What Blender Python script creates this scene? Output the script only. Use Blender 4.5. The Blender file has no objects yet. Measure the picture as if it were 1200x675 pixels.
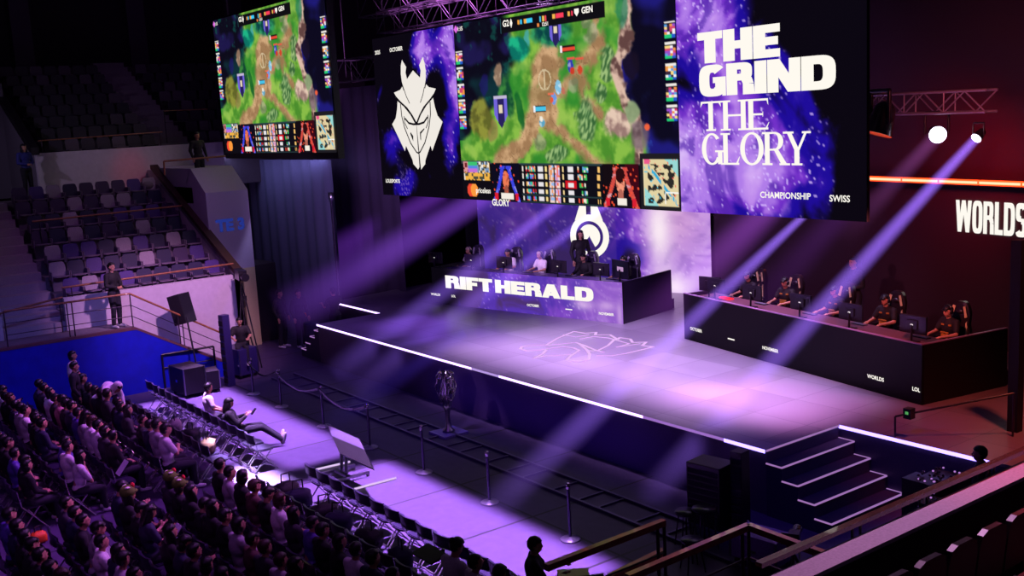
import bpy, bmesh, math, random
from mathutils import Vector, Matrix, Euler, noise
random.seed(7)
S = bpy.context.scene
COL = S.collection
PI = math.pi
R = math.radians

# ---------------------------------------------------------------- camera
CAM_H = 7.0
FPX = 1240.87
_p, _r, _y = R(9.355), R(-3.149), R(-53.87)
_f = Vector((math.sin(_y)*math.cos(_p), math.cos(_y)*math.cos(_p), -math.sin(_p)))
_rt = Vector((math.cos(_y), -math.sin(_y), 0))
_up = _rt.cross(_f)
CR = _rt*math.cos(_r) + _up*math.sin(_r)
CU = -_rt*math.sin(_r) + _up*math.cos(_r)
CO = Vector((0, 0, CAM_H))
cam = bpy.data.objects.new('camera', bpy.data.cameras.new('camera'))
COL.objects.link(cam)
cam.matrix_world = Matrix(((CR.x, CU.x, -_f.x, 0), (CR.y, CU.y, -_f.y, 0), (CR.z, CU.z, -_f.z, CAM_H), (0, 0, 0, 1)))
cam.data.sensor_width = 36
cam.data.lens = 36*FPX/1200
cam.data.clip_start = .1
cam.data.clip_end = 300
S.camera = cam


def ray(px, py):
    return CR*((px-600)/FPX) - CU*((py-337.5)/FPX) + _f


def at(px, py, z=0.0):                     # point of the level plane z seen at a spot of the photo
    d = ray(px, py)
    return CO + d*((z-CAM_H)/d.z)


def aty(px, py, Y):
    d = ray(px, py)
    return CO + d*(Y/d.y)


def atx(px, py, X):
    d = ray(px, py)
    return CO + d*(X/d.x)


def atp(px, py, q, n):
    d = ray(px, py)
    q = Vector(q); n = Vector(n)
    return CO + d*((q-CO).dot(n)/d.dot(n))


def proj(p):
    v = Vector(p)-CO
    w = v.dot(_f)
    return 600+FPX*v.dot(CR)/w, 337.5-FPX*v.dot(CU)/w


# ---------------------------------------------------------------- colour and materials
def lin(c):
    return tuple(((v/255)/12.92 if v/255 <= .04045 else ((v/255+.055)/1.055)**2.4) for v in c)


MATS = {}


def mat(name, rgb, rough=.6, metal=0.0, bump=0.0, scale=40, var=.12, coat=0.0, spec=.5):
    if name in MATS:
        return MATS[name]
    m = bpy.data.materials.new(name)
    m.use_nodes = True
    nt = m.node_tree
    b = nt.nodes['Principled BSDF']
    c = lin(rgb)
    tc = nt.nodes.new('ShaderNodeTexCoord')
    nz = nt.nodes.new('ShaderNodeTexNoise')
    nz.inputs['Scale'].default_value = scale
    nz.inputs['Detail'].default_value = 3
    nt.links.new(tc.outputs['Object'], nz.inputs['Vector'])
    rp = nt.nodes.new('ShaderNodeValToRGB')
    rp.color_ramp.elements[0].position = .3
    rp.color_ramp.elements[1].position = .7
    rp.color_ramp.elements[0].color = (*[v*(1-var) for v in c], 1)
    rp.color_ramp.elements[1].color = (*[min(1, v*(1+var)) for v in c], 1)
    nt.links.new(nz.outputs['Fac'], rp.inputs['Fac'])
    nt.links.new(rp.outputs['Color'], b.inputs['Base Color'])
    b.inputs['Roughness'].default_value = rough
    b.inputs['Metallic'].default_value = metal
    b.inputs['Coat Weight'].default_value = coat
    b.inputs['Specular IOR Level'].default_value = spec
    if bump:
        bp = nt.nodes.new('ShaderNodeBump')
        bp.inputs['Strength'].default_value = bump
        bp.inputs['Distance'].default_value = .01
        nt.links.new(nz.outputs['Fac'], bp.inputs['Height'])
        nt.links.new(bp.outputs['Normal'], b.inputs['Normal'])
    MATS[name] = m
    return m


def glow(name, rgb, s=1.0, light=False):
    if name in MATS:
        return MATS[name]
    m = bpy.data.materials.new(name)
    m.use_nodes = True
    nt = m.node_tree
    nt.nodes.clear()
    e = nt.nodes.new('ShaderNodeEmission')
    e.inputs[0].default_value = (*lin(rgb), 1)
    e.inputs[1].default_value = s
    o = nt.nodes.new('ShaderNodeOutputMaterial')
    nt.links.new(e.outputs[0], o.inputs[0])
    if not light:
        m.cycles.emission_sampling = 'NONE'
    MATS[name] = m
    return m


def led_material(name, s=1.0):
    m = bpy.data.materials.new(name)
    m.use_nodes = True
    nt = m.node_tree
    nt.nodes.clear()
    a = nt.nodes.new('ShaderNodeVertexColor')
    a.layer_name = 'picture'
    e = nt.nodes.new('ShaderNodeEmission')
    e.inputs[1].default_value = s
    o = nt.nodes.new('ShaderNodeOutputMaterial')
    nt.links.new(a.outputs['Color'], e.inputs[0])
    nt.links.new(e.outputs[0], o.inputs[0])
    m.cycles.emission_sampling = 'NONE'
    return m


# ---------------------------------------------------------------- mesh building
class MB:
    def __init__(s):
        s.v = []; s.f = []; s.m = []; s.sm = []

    def add(s, vs, fs, mi=0, smooth=False):
        o = len(s.v)
        s.v += [tuple(v) for v in vs]
        s.f += [tuple(i+o for i in f) for f in fs]
        s.m += [mi]*len(fs)
        s.sm += [smooth]*len(fs)
        return s

    def box(s, x0, x1, y0, y1, z0, z1, mi=0, M=None):
        vs = [Vector((x, y, z)) for z in (z0, z1) for y in (y0, y1) for x in (x0, x1)]
        if M is not None:
            vs = [M @ v for v in vs]
        return s.add(vs, [(0, 2, 3, 1), (4, 5, 7, 6), (0, 1, 5, 4), (2, 6, 7, 3), (0, 4, 6, 2), (1, 3, 7, 5)], mi)

    def tube(s, p0, p1, r0, r1=None, n=8, mi=0, cap=True, smooth=True):
        p0 = Vector(p0); p1 = Vector(p1)
        if r1 is None: r1 = r0
        d = (p1-p0)
        if d.length < 1e-6: return s
        d.normalize()
        a = d.orthogonal().normalized(); b = d.cross(a)
        vs = []
        for p, r in ((p0, r0), (p1, r1)):
            for i in range(n):
                t = 2*PI*i/n
                vs.append(p + a*(r*math.cos(t)) + b*(r*math.sin(t)))
        s.add(vs, [(i, (i+1) % n, n+(i+1) % n, n+i) for i in range(n)], mi, smooth)
        if cap:
            s.add(vs[:n], [tuple(range(n))[::-1]], mi)
            s.add(vs[n:], [tuple(range(n))], mi)
        return s

    def path(s, pts, r, n=8, mi=0):
        for a, b in zip(pts, pts[1:]): s.tube(a, b, r, r, n, mi)
        for p in pts[1:-1]: s.ell(p, (r, r, r), 6, 4, mi)
        return s

    def ell(s, c, r, nu=10, nv=7, mi=0, M=None, fn=None):
        c = Vector(c)
        vs = []
        for j in range(nv+1):
            t = PI*j/nv
            for i in range(nu):
                q = 2*PI*i/nu
                v = Vector((math.sin(t)*math.cos(q), math.sin(t)*math.sin(q), math.cos(t)))
                if fn: v = fn(v)
                v = Vector((v.x*r[0], v.y*r[1], v.z*r[2]))
                if M is not None: v = M @ v
                vs.append(c+v)
        fs = [(j*nu+i, (j+1)*nu+i, (j+1)*nu+(i+1) % nu, j*nu+(i+1) % nu) for j in range(nv) for i in range(nu)]
        return s.add(vs, fs, mi, True)

    def lathe(s, prof, c=(0, 0, 0), n=16, mi=0, smooth=True):
        c = Vector(c)
        vs = [c+Vector((r*math.cos(2*PI*i/n), r*math.sin(2*PI*i/n), z)) for r, z in prof for i in range(n)]
        k = len(prof)
        s.add(vs, [(j*n+i, j*n+(i+1) % n, (j+1)*n+(i+1) % n, (j+1)*n+i) for j in range(k-1) for i in range(n)], mi, smooth)
        return s

    def prism(s, pts, z0, z1, mi=0):
        n = len(pts)
        vs = [(x, y, z0) for x, y in pts]+[(x, y, z1) for x, y in pts]
        return s.add(vs, [tuple(range(n))[::-1], tuple(range(n, 2*n))]+[(i, (i+1) % n, n+(i+1) % n, n+i) for i in range(n)], mi)

    def extr(s, pts, d, mi=0):                # any planar 3-D outline pushed along d
        pts = [Vector(p) for p in pts]; d = Vector(d); n = len(pts)
        return s.add(pts+[p+d for p in pts], [tuple(range(n))[::-1], tuple(range(n, 2*n))]+[(i, (i+1) % n, n+(i+1) % n, n+i) for i in range(n)], mi)

    def mesh(s, name, mats):
        me = bpy.data.meshes.new(name)
        me.from_pydata(s.v, [], s.f)
        for m in (mats if isinstance(mats, (list, tuple)) else [mats]): me.materials.append(m)
        for p, mi, sm in zip(me.polygons, s.m, s.sm):
            p.material_index = mi; p.use_smooth = sm
        return me

    def build(s, name, mats, parent=None, bevel=0.0):
        o = bpy.data.objects.new(name, s.mesh(name, mats))
        COL.objects.link(o)
        if parent is not None: o.parent = parent
        if bevel:
            b = o.modifiers.new('bevel', 'BEVEL'); b.width = bevel; b.segments = 2; b.limit_method = 'ANGLE'
        return o


def tag(o, label=None, cat=None, group=None, kind=None):
    if label: o['label'] = label
    if cat: o['category'] = cat
    if group: o['group'] = group
    if kind: o['kind'] = kind
    return o


def thing(name, label, cat, loc=(0, 0, 0), rz=0.0, group=None):
    o = bpy.data.objects.new(name, None)
    o.empty_display_size = .1
    COL.objects.link(o)
    o.location = loc; o.rotation_euler = (0, 0, rz)
    return tag(o, label, cat, group)


def struct(name, mb, m):
    o = mb.build(name, m)
    o['kind'] = 'structure'
    return o


def copy_tree(o, parent=None):
    c = o.copy()
    COL.objects.link(c)
    c.parent = parent
    for ch in o.children: copy_tree(ch, c)
    return c


def set_mat(o, m):
    o.material_slots[0].link = 'OBJECT'
    o.material_slots[0].material = m


ORD = ['first', 'second', 'third', 'fourth', 'fifth', 'sixth', 'seventh', 'eighth', 'ninth', 'tenth', 'eleventh', 'twelfth',
       'thirteenth', 'fourteenth', 'fifteenth', 'sixteenth', 'seventeenth', 'eighteenth', 'nineteenth', 'twentieth',
       'twenty-first', 'twenty-second', 'twenty-third', 'twenty-fourth', 'twenty-fifth', 'twenty-sixth', 'twenty-seventh', 'twenty-eighth', 'twenty-ninth', 'thirtieth']

# ---------------------------------------------------------------- common materials
M_BLACK = mat('black paint', (20, 17, 24), .45)
M_BLACKCLOTH = mat('black drape cloth', (30, 22, 38), .9, bump=.3, scale=20)
M_PLASTIC = mat('black plastic', (26, 24, 32), .3, coat=.3)
M_METAL = mat('brushed steel', (170, 165, 180), .3, 1.0)
M_CHROME = mat('bright chrome', (210, 205, 215), .15, 1.0)
M_TRUSS = mat('truss aluminium', (150, 140, 155), .45, .6)
M_WHITEWALL = mat('white painted wall', (205, 195, 212), .8, bump=.1, scale=8, var=.05)
M_WOOD = mat('varnished wood rail', (150, 95, 60), .4, scale=12, var=.25, coat=.3)
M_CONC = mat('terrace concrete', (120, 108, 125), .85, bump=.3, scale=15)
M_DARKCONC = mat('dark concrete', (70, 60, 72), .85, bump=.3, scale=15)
M_GREYCLOTH = mat('grey cloth', (120, 112, 128), .9, bump=.3)
G_WHITE = glow('white lettering light', (255, 250, 240), 1.0)
G_EDGE = glow('violet white led strip', (205, 170, 255), 3.2)
G_EDGE2 = glow('blue white led strip', (150, 130, 255), 3.6)
G_NOSE = glow('dim lilac strip', (175, 125, 200), .75)
# ---------------------------------------------------------------- lettering
def rect(x0, y0, x1, y1): return [(x0, y0), (x1, y0), (x1, y1), (x0, y1)]


def band(cx, cy, ro, ri, a0, a1, n=20, pw=.75):
    def pt(r, a):
        c, s_ = math.cos(a), math.sin(a)
        return (cx+r[0]*math.copysign(abs(c)**pw, c), cy+r[1]*math.copysign(abs(s_)**pw, s_))
    out = []
    for i in range(n):
        t0 = R(a0+(a1-a0)*i/n); t1 = R(a0+(a1-a0)*(i+1)/n)
        out.append([pt(ri, t0), pt(ro, t0), pt(ro, t1), pt(ri, t1)])
    return out


def glyph(ch, w, a, b, serif=False, pw=.75):
    o = []
    sf = b*.9; sw = a*.55
    def foot(xc, y, half):
        if serif: o.append(rect(xc-half-sw, y, xc+half+sw, y+sf))
    if ch == 'T':
        o += [rect(0, 1-b, w, 1), rect((w-a)/2, 0, (w+a)/2, 1)]
        if serif:
            o += [[(0, 1), (b*.8, 1), (b*1.5, .97), (-.02, .80)], [(w-b*.8, 1), (w, 1), (w+.02, .80), (w-b*1.5, .97)]]
            foot(w/2, 0, a/2)
    elif ch == 'H':
        o += [rect(0, 0, a, 1), rect(w-a, 0, w, 1), rect(a, .5-b/2, w-a, .5+b/2)]
        for x in (a/2, w-a/2): foot(x, 0, a/2); foot(x, 1-sf, a/2)
    elif ch == 'E':
        o += [rect(0, 0, a, 1), rect(a, 1-b, w, 1), rect(a, 0, w, b), rect(a, .5-b/2, w*.93 if not serif else w*.75, .5+b/2)]
        if serif:
            o += [[(w-b, 1), (w, 1), (w+.01, .78), (w-.02, .84)], [(w-b, 0), (w+.04, .24), (w+.02, .24), (w-.09, b)], rect(w*.75-.02, .42, w*.75, .58)]
            foot(a/2, 0, a/2); foot(a/2, 1-sf, a/2)
    elif ch == 'F':
        o += [rect(0, 0, a, 1), rect(a, 1-b, w, 1), rect(a, .5-b*.55, w*.9, .5+b*.45)]
    elif ch == 'L':
        o += [rect(0, 0, a, 1), rect(a, 0, w, b)]
        if serif:
            o += [[(w-b, 0), (w+.03, .26), (w+.01, .26), (w-.12, b)]]
            foot(a/2, 0, a/2); foot(a/2, 1-sf, a/2)
    elif ch == 'I':
        o += [rect(0, 0, w, 1)]
    elif ch in 'DP':
        h = 1 if ch == 'D' else .6
        y0 = 1-h; c = w*.45
        o += [rect(0, 0, a, 1), rect(a, 1-b, c, 1), rect(a, y0, c, y0+b)]
        o += band(c, y0+h/2, (w-c, h/2), (w-c-a, h/2-b), -90, 90, 18, pw)
    elif ch == 'R':
        h = .56; y0 = 1-h; c = w*.5; b2 = b*.85
        ww = w*.94
        o += [rect(0, 0, a, 1), rect(a, 1-b2, c, 1), rect(a, y0, c, y0+b2)]
        o += band(c, y0+h/2, (ww-c, h/2), (ww-c-a, h/2-b2), -90, 90, 16, pw)
        if serif:
            o += [[(w*.42, y0+b), (w*.42+a*.9, y0+b), (w+a*.6, 0), (w-a*.6, 0)]]
            foot(a/2, 0, a/2); foot(a/2, 1-sf, a/2); foot(w, 0, a*.5)
        else:
            o += [[(w*.5, y0+b2*.5), (w-a*.2, y0+b2*.4), (w-a*.02, y0-.1), (w-a, y0-.1)], [(w-a, y0-.08), (w-a*.02, y0-.12), (w+a*.06, 0), (w-a, 0)]]
    elif ch == 'O':
        o += band(w/2, .5, (w/2, .51), (w/2-a, .51-b), 0, 360, 32, pw)
    elif ch == 'G':
        o += band(w/2, .5, (w/2, .51), (w/2-a, .51-b), 42, 318 if not serif else 325, 28, pw)
        if serif:
            o += [rect(w-a, .02, w, .42), rect(w-a*1.6, .40, w+a*.5, .40+sf)]
        else:
            o += [rect(w*.52, .42, w, .42+b*.75), rect(w-a, .14, w, .45), rect(w-a*.35, 0, w, .2)]
    elif ch == 'S':
        q = .27
        o += band(w/2, 1-q, (w/2, q+.01), (w/2-a, q-b), 20, 270, 18, pw)
        o += band(w/2, q, (w/2, q+.01), (w/2-a, q-b), -160, 90, 18, pw)
    elif ch == 'N':
        o += [rect(0, 0, a*.95, 1), rect(w-a*.95, 0, w, 1), [(0, 1), (a*1.05, 1), (w, 0), (w-a*1.05, 0)]]
    elif ch == 'A':
        m = w/2
        o += [[(0, 0), (a, 0), (m+a*.5, 1), (m-a*.55, 1)], [(w-a, 0), (w, 0), (m+a*.55, 1), (m-a*.5, 1)], rect(w*.25, .17, w*.75, .17+b*.8)]
    elif ch == 'W':
        q = w/4
        for x0, x1 in ((0, q), (2*q, q), (2*q, 3*q), (4*q, 3*q)):
            o += [[(x1-a/2, 0), (x1+a/2, 0), ((x0 if x0 else a/2)+a/2 if x0 < w else w, 1), ((x0-a/2 if x0 else 0) if x0 < w else w-a, 1)]]
    elif ch == 'Y':
        m = w/2
        o += [rect(m-a/2, 0, m+a/2, .48), [(m-a/2, .46), (m+a/2, .44), (a*.9+.02, 1), (.02, 1)], [(m-a*.1, .42), (m+a/2, .44), (w-.02, 1), (w-.02-a*.5, 1)]]
        if serif: foot(m, 0, a/2); foot(a*.5, 1-sf, a*.5); foot(w-a*.3, 1-sf, a*.3)
    elif ch == '3':
        q = .27
        o += band(w*.45, 1-q, (w*.55, q), (w*.55-a, q-b), -90, 140, 14, pw)
        o += band(w*.45, q, (w*.55, q+.02), (w*.55-a, q-b), -140, 90, 14, pw)
    return o


def word(text, widths, a, b, gap, serif=False, pw=.75):
    """polygons of a word set on a line of height 1"""
    out = []; x = 0
    for ch in text:
        w = widths.get(ch, widths['*'])
        if ch != ' ':
            for poly in glyph(ch, w, a, b, serif, pw):
                out.append([(px+x, py) for px, py in poly])
        x += w+gap
    return out, x-gap


def lettering(name, text, widths, a, b, gap, origin, right, up, width, height, m, parent, serif=False, pw=.75, th=.01):
    polys, w0 = word(text, widths, a, b, gap, serif, pw)
    o = Vector(origin); r = Vector(right)*(width/w0); u = Vector(up)*height
    n = Vector(right).cross(Vector(up)).normalized()
    mb = MB()
    for poly in polys:
        pts = [o+r*x+u*y+n*th for x, y in poly]
        ar = sum(p[0]*q[1]-q[0]*p[1] for p, q in zip(poly, poly[1:]+poly[:1]))
        mb.add(pts if ar > 0 else pts[::-1], [tuple(range(len(pts)))])
    return mb.build(name, m, parent)


def small_text(name, text, size, centre, right, up, m, parent, off=.012, th=.012, stretch=1.0, align='CENTER'):
    cu = bpy.data.curves.new(name, 'FONT')
    cu.body = text; cu.size = size; cu.align_x = align; cu.align_y = 'CENTER'; cu.offset = off*size; cu.resolution_u = 3
    t = bpy.data.objects.new(name, cu)
    COL.objects.link(t)
    dg = bpy.context.evaluated_depsgraph_get()
    me = bpy.data.meshes.new_from_object(t.evaluated_get(dg))
    me.materials.clear(); me.materials.append(m)
    bpy.data.objects.remove(t); bpy.data.curves.remove(cu)
    r = Vector(right).normalized(); u = Vector(up).normalized(); n = r.cross(u)
    Mx = Matrix(((r.x, u.x, n.x, 0), (r.y, u.y, n.y, 0), (r.z, u.z, n.z, 0), (0, 0, 0, 1)))
    Mx.translation = Vector(centre)+n*th
    me.transform(Mx @ Matrix.Diagonal((stretch, 1, 1, 1)))
    o = bpy.data.objects.new(name, me)
    COL.objects.link(o)
    o.parent = parent
    return o


# ---------------------------------------------------------------- painted led pictures
def sstep(a, b, x):
    t = max(0, min(1, (x-a)/(b-a))) if a != b else float(x > a)
    return t*t*(3-2*t)


def mix(c, d, t): return tuple(p+(q-p)*t for p, q in zip(c, d))


def fbm(x, y, z, o=3):
    return noise.fractal(Vector((x, y, z)), 1.0, 2.0, o)


def seg_d(x, y, pts):
    best = 9
    for (x0, y0), (x1, y1) in zip(pts, pts[1:]):
        dx, dy = x1-x0, y1-y0
        t = max(0, min(1, ((x-x0)*dx+(y-y0)*dy)/(dx*dx+dy*dy)))
        best = min(best, math.hypot(x-x0-t*dx, y-y0-t*dy))
    return best


def picture(name, nx, ny, p00, ux, uz, fn, m, parent):
    """grid face with painted vertex colours; fn(u, v) with v down, values 0-255 sRGB"""
    p00 = Vector(p00); ux = Vector(ux); uz = Vector(uz)
    vs = [p00+ux*(i/nx)+uz*(j/ny) for j in range(ny+1) for i in range(nx+1)]
    w = nx+1
    fs = [(j*w+i, (j+1)*w+i, (j+1)*w+i+1, j*w+i+1) for j in range(ny) for i in range(nx)]
    me = bpy.data.meshes.new(name)
    me.from_pydata([tuple(v) for v in vs], [], fs)
    at_ = me.color_attributes.new('picture', 'FLOAT_COLOR', 'POINT')
    buf = []
    for j in range(ny+1):
        for i in range(nx+1):
            c = fn(i/nx, j/ny)
            l = lin([max(0, min(255, q)) for q in c])
            buf += [l[0], l[1], l[2], 1.0]
    at_.data.foreach_set('color', buf)
    me.materials.append(m)
    o = bpy.data.objects.new(name, me)
    COL.objects.link(o)
    if parent is not None: o.parent = parent
    return o


def splash(x, z, amount, seed=0.0, soft=0.0):
    """violet paint-splash colours; amount -> how much of it is lit"""
    wx = fbm(x*.30+seed, z*.30, 3.1+seed, 3)*1.3; wz = fbm(x*.30, z*.30+seed, 9.7, 3)*1.3
    n = fbm((x+wx)*.8, (z+wz)*.8, seed, 5)*.6
    n2 = fbm((x-wz)*2.2+5, (z+wx)*2.2, seed+2, 4)
    v = amount+n*.62
    c = (11, 7, 17)
    c = mix(c, (30, 12, 150), sstep(.14, .34, v))
    c = mix(c, (112, 48, 196), sstep(.38, .60, v))
    c = mix(c, (172, 122, 228), sstep(.60, .86, v+.12*n2))
    c = mix(c, (222, 196, 246), sstep(.92, 1.25, v+.2*n2))
    c = mix(c, (60, 26, 150), .5*sstep(.05, .45, -n2)*sstep(.35, .6, v))
    c = mix(c, (200, 150, 236), .5*sstep(.15, .5, n2)*sstep(.3, .6, v))
    cl = fbm(x*1.1+seed, z*1.1, seed+5, 2)
    sp = noise.noise(Vector((x*15, z*15, seed+1)))+.35*cl
    if sp > .42 and v > .12: c = mix(c, (216, 186, 252), .85*sstep(.42, .56, sp)*sstep(.12, .4, v))
    return c


def gauss(u, v, cu, cv, su, sv): return math.exp(-((u-cu)/su)**2-((v-cv)/sv)**2)


def inpoly(x, y, P):
    c = False
    j = len(P)-1
    for i in range(len(P)):
        if (P[i][1] > y) != (P[j][1] > y) and x < (P[j][0]-P[i][0])*(y-P[i][1])/(P[j][1]-P[i][1])+P[i][0]: c = not c
        j = i
    return c


def hsh(*a): return (math.sin(sum(q*k for q, k in zip(a, (12.9898, 78.233, 37.719))))*43758.5453) % 1


PATH_A = [(.47, .22), (.44, .30), (.43, .45), (.41, .55), (.33, .68), (.22, .80)]
PATH_W = [(.50, .26), (.48, .40), (.47, .50)]
PATH_B = [(.45, .55), (.55, .66), (.66, .76), (.74, .86)]
PATH_C = [(.50, .46), (.60, .36), (.70, .20), (.71, .05)]
PATH_D = [(.63, .33), (.64, .46), (.70, .55)]
WALL_R = [(.83, -.05), (.815, .12), (.81, .25), (.77, .33), (.80, .48), (.84, .60), (.86, .80)]
WALL_L = [(.34, -.05), (.33, .12), (.26, .25), (.25, .36), (.23, .45), (.24, .56), (.20, .60)]


def feed(u, v):
    n1 = fbm(u*6, v*4, 1.0); n2 = fbm(u*20, v*12, 4.0, 4); n3 = noise.noise(Vector((u*70, v*42, 7)))
    uu = u+.020*n1+.010*n2; vv = v+.024*fbm(u*6, v*4, 8.0)+.014*fbm(u*22, v*14, 3.0)
    def blob(c, col, cu, cv, su, sv, a=1.0, th=.5):
        g = gauss(uu, vv, cu, cv, su, sv)
        return mix(c, col, a*sstep(th-.14, th+.14, g+.12*n2))
    c = mix((74, 138, 44), (134, 184, 70), sstep(-.4, .5, n2))
    c = mix(c, (36, 130, 44), sstep(.0, .4, n1)*.7)
    c = mix(c, (170, 196, 96), sstep(.1, .5, fbm(u*9+3, v*6, 5))*.35)
    d = min(seg_d(uu*1.78, vv, [(a*1.78, b) for a, b in PATH_A])-.062, seg_d(uu*1.78, vv, [(a*1.78, b) for a, b in PATH_W])-.095,
            seg_d(uu*1.78, vv, [(a*1.78, b) for a, b in PATH_B])-.022, seg_d(uu*1.78, vv, [(a*1.78, b) for a, b in PATH_C])-.032,
            seg_d(uu*1.78, vv, [(a*1.78, b) for a, b in PATH_D])-.018)
    tan = mix((158, 120, 84), (206, 166, 124), sstep(-.4, .4, n2))
    tan = mix(tan, (134, 112, 70), .5*sstep(.1, .5, n1))
    if abs(noise.noise(Vector((u*26, v*17, 2)))) < .022: tan = mix(tan, (112, 84, 58), .5)
    c = mix(tan, c, sstep(-.02, .03, d+.035*n2))
    for bu, bv, su, sv in ((.735, .30, .040, .11), (.64, .57, .045, .11), (.50, .735, .06, .045), (.70, .45, .03, .05)):
        g = gauss(uu, vv, bu, bv, su, sv)+.2*n2
        if g > .35:
            st = noise.noise(Vector((u*110+v*30, v*30, 2)))
            c = mix(c, mix((52, 92, 56), (160, 188, 130), sstep(-.3, .4, st)), sstep(.35, .6, g)*.85)
    for bu, bv, su, sv in ((.68, .15, .035, .06), (.42, .67, .035, .05), (.60, .40, .025, .04), (.655, .09, .03, .03)):
        c = blob(c, mix((112, 122, 92), (170, 168, 138), sstep(-.3, .3, n2)), bu, bv, su, sv, .75)
    # left jungle, dark
    Lx = .285+.04*math.sin(v*8)-.9*max(0, v-.42)
    L = sstep(-.01, .03, Lx-uu) if v < .66 else 0
    dk = mix((13, 11, 26), (16, 46, 54), sstep(.05, .5, n1))
    dk = mix(dk, (36, 28, 92), sstep(.12, .45, -n1)*.7)
    dk = mix(dk, (20, 90, 80), .6*sstep(.25, .55, n2))
    c = mix(c, dk, L)
    c = blob(c, mix((12, 110, 96), (30, 176, 130), sstep(-.3, .4, n2)), .335, .185, .060, .085)
    c = blob(c, (70, 170, 190), .385, .14, .016, .05, .7)
    c = blob(c, mix((20, 70, 48), (60, 130, 60), sstep(-.3, .4, n2)), .275, .43, .045, .12)
    c = blob(c, mix((150, 118, 96), (220, 190, 160), sstep(-.3, .4, n2)), .238, .31, .026, .075, .9)
    c = blob(c, (34, 24, 110), .16, .36, .03, .08, .6)
    c = blob(c, mix((96, 96, 40), (140, 140, 56), sstep(-.3, .4, n2)), .125, .53, .065, .13, .95)
    c = blob(c, (150, 112, 74), .18, .60, .03, .07, .6)
    c = blob(c, (18, 16, 30), .03, .52, .04, .12, .8)
    c = blob(c, mix((10, 66, 66), (50, 150, 96), sstep(-.4, .4, n2)), .50, .13, .115, .075)
    c = blob(c, (14, 90, 40), .335, .50, .022, .12, .8)
    # right cliff and river
    wr = seg_d(uu*1.78, vv, [(a*1.78, b) for a, b in WALL_R])
    edge = .83 if v < .2 else .80-.02*sstep(.2, .35, v) if v < .42 else .79+.10*sstep(.42, .75, v)
    riv = mix((13, 10, 30), (30, 26, 116), sstep(.0, .5, n1+.4*sstep(.25, .8, v)))
    riv = mix(riv, (52, 96, 190), .5*sstep(.3, .6, n2)*sstep(.4, .8, v))
    c = mix(c, riv, sstep(-.01, .015, uu-edge))
    wcol = mix((96, 66, 64), (216, 182, 164), sstep(-.4, .35, n2+.4*n3))
    c = mix(wcol, c, sstep(.028, .05, wr+.02*n2))
    c = blob(c, (24, 16, 34), .835, .33, .03, .08, .9)
    c = blob(c, mix((150, 118, 112), (224, 196, 176), sstep(-.4, .3, n2)), .765, .60, .062, .085)
    c = blob(c, mix((96, 76, 84), (120, 100, 110), .5+n2), .85, .66, .05, .08, .8)
    c = blob(c, (136, 158, 116), .825, .54, .035, .06, .9)
    c = blob(c, (30, 120, 84), .80, .05, .03, .10, .7)
    c = mix(c, (236, 96, 60), sstep(.5, .7, gauss(u, v, .884, .615, .014, .022)))
    # banners
    for bx, by, k in ((.237, .49, 1), (.521, .115, .8)):
        x = (u-bx)/k; y = (v-by)/k
        if abs(x) < .034 and -.07 < y < .11-abs(x)*2.2:
            c = (112, 98, 214) if abs(abs(x)-.026) < .008 else (40, 32, 92)
            if abs(x) < .009 and abs(y) < .022: c = (226, 210, 180)
            if y < -.055: c = (190, 180, 210)
    # figures and health bars
    for fx, fy, fw, fh, fc in ((.582, .300, .012, .035, (52, 60, 170)), (.59, .325, .010, .018, (200, 60, 40)), (.622, .325, .010, .022, (204, 70, 44)), (.523, .40, .014, .035, (130, 190, 220)),
                               (.500, .455, .013, .03, (110, 150, 220)), (.490, .462, .008, .015, (220, 90, 60)), (.545, .42, .008, .018, (190, 110, 90)), (.44, .575, .014, .022, (90, 160, 190)), (.437, .555, .009, .015, (230, 220, 200))):
        if ((u-fx)/fw)**2+((v-fy)/fh)**2 < 1: c = mix(fc, (250, 245, 240), .5*sstep(.2, .5, n3))
    for bx, by, bw, bc in ((.572, .215, .033, (226, 72, 52)), (.431, .503, .030, (70, 190, 226)), (.585, .262, .018, (220, 90, 70)), (.622, .27, .016, (220, 90, 70)), (.487, .43, .015, (226, 110, 80))):
        if abs(u-bx) < bw and abs(v-by) < (.017 if bw > .02 else .006):
            c = (40, 26, 26) if bw > .02 and abs(v-by) > .009 else bc
            if bw > .02 and u-bx < -bw*.72: c = (235, 235, 240)
    g = abs(math.hypot((u-.462)*1.78, v-.357)-.05)
    if g < .004 or (abs(u-.462) < .003 and abs(v-.357) < .05): c = mix(c, (235, 225, 190), .6)
    # ---- overlays
    if .257 < u < .735 and .012 < v < .092 and not (v > .066 and not (.40 < u < .60) and v > .09):
        c = (16, 14, 20)
        if v < .0155: c = (60, 60, 70)
        if u < .262: c = (40, 80, 90)
    # score items
    if .012 < v < .092:
        for x0, x1, y0, y1, q in ((.345, .354, .034, .058, (240, 160, 60)), (.358, .366, .034, .058, (60, 190, 240)), (.378, .388, .034, .058, (240, 170, 70)), (.390, .418, .036, .058, (60, 200, 245)),
                                  (.452, .459, .034, .062, (70, 190, 230)), (.464, .472, .034, .066, (240, 190, 90)), (.475, .483, .034, .062, (240, 70, 90)), (.512, .524, .036, .058, (240, 180, 80)), (.528, .560, .038, .060, (245, 60, 90)),
                                  (.580, .590, .038, .060, (240, 180, 80)), (.594, .602, .038, .060, (245, 60, 90)), (.440, .450, .072, .088, (240, 140, 70))):
            if x0 < u < x1 and y0 < v < y1: c = q
    if .0 < u < .06 and .01 < v < .05:
        if abs(u-.014)*1.6+abs(v-.028) < .022: c = (226, 110, 230)
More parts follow.
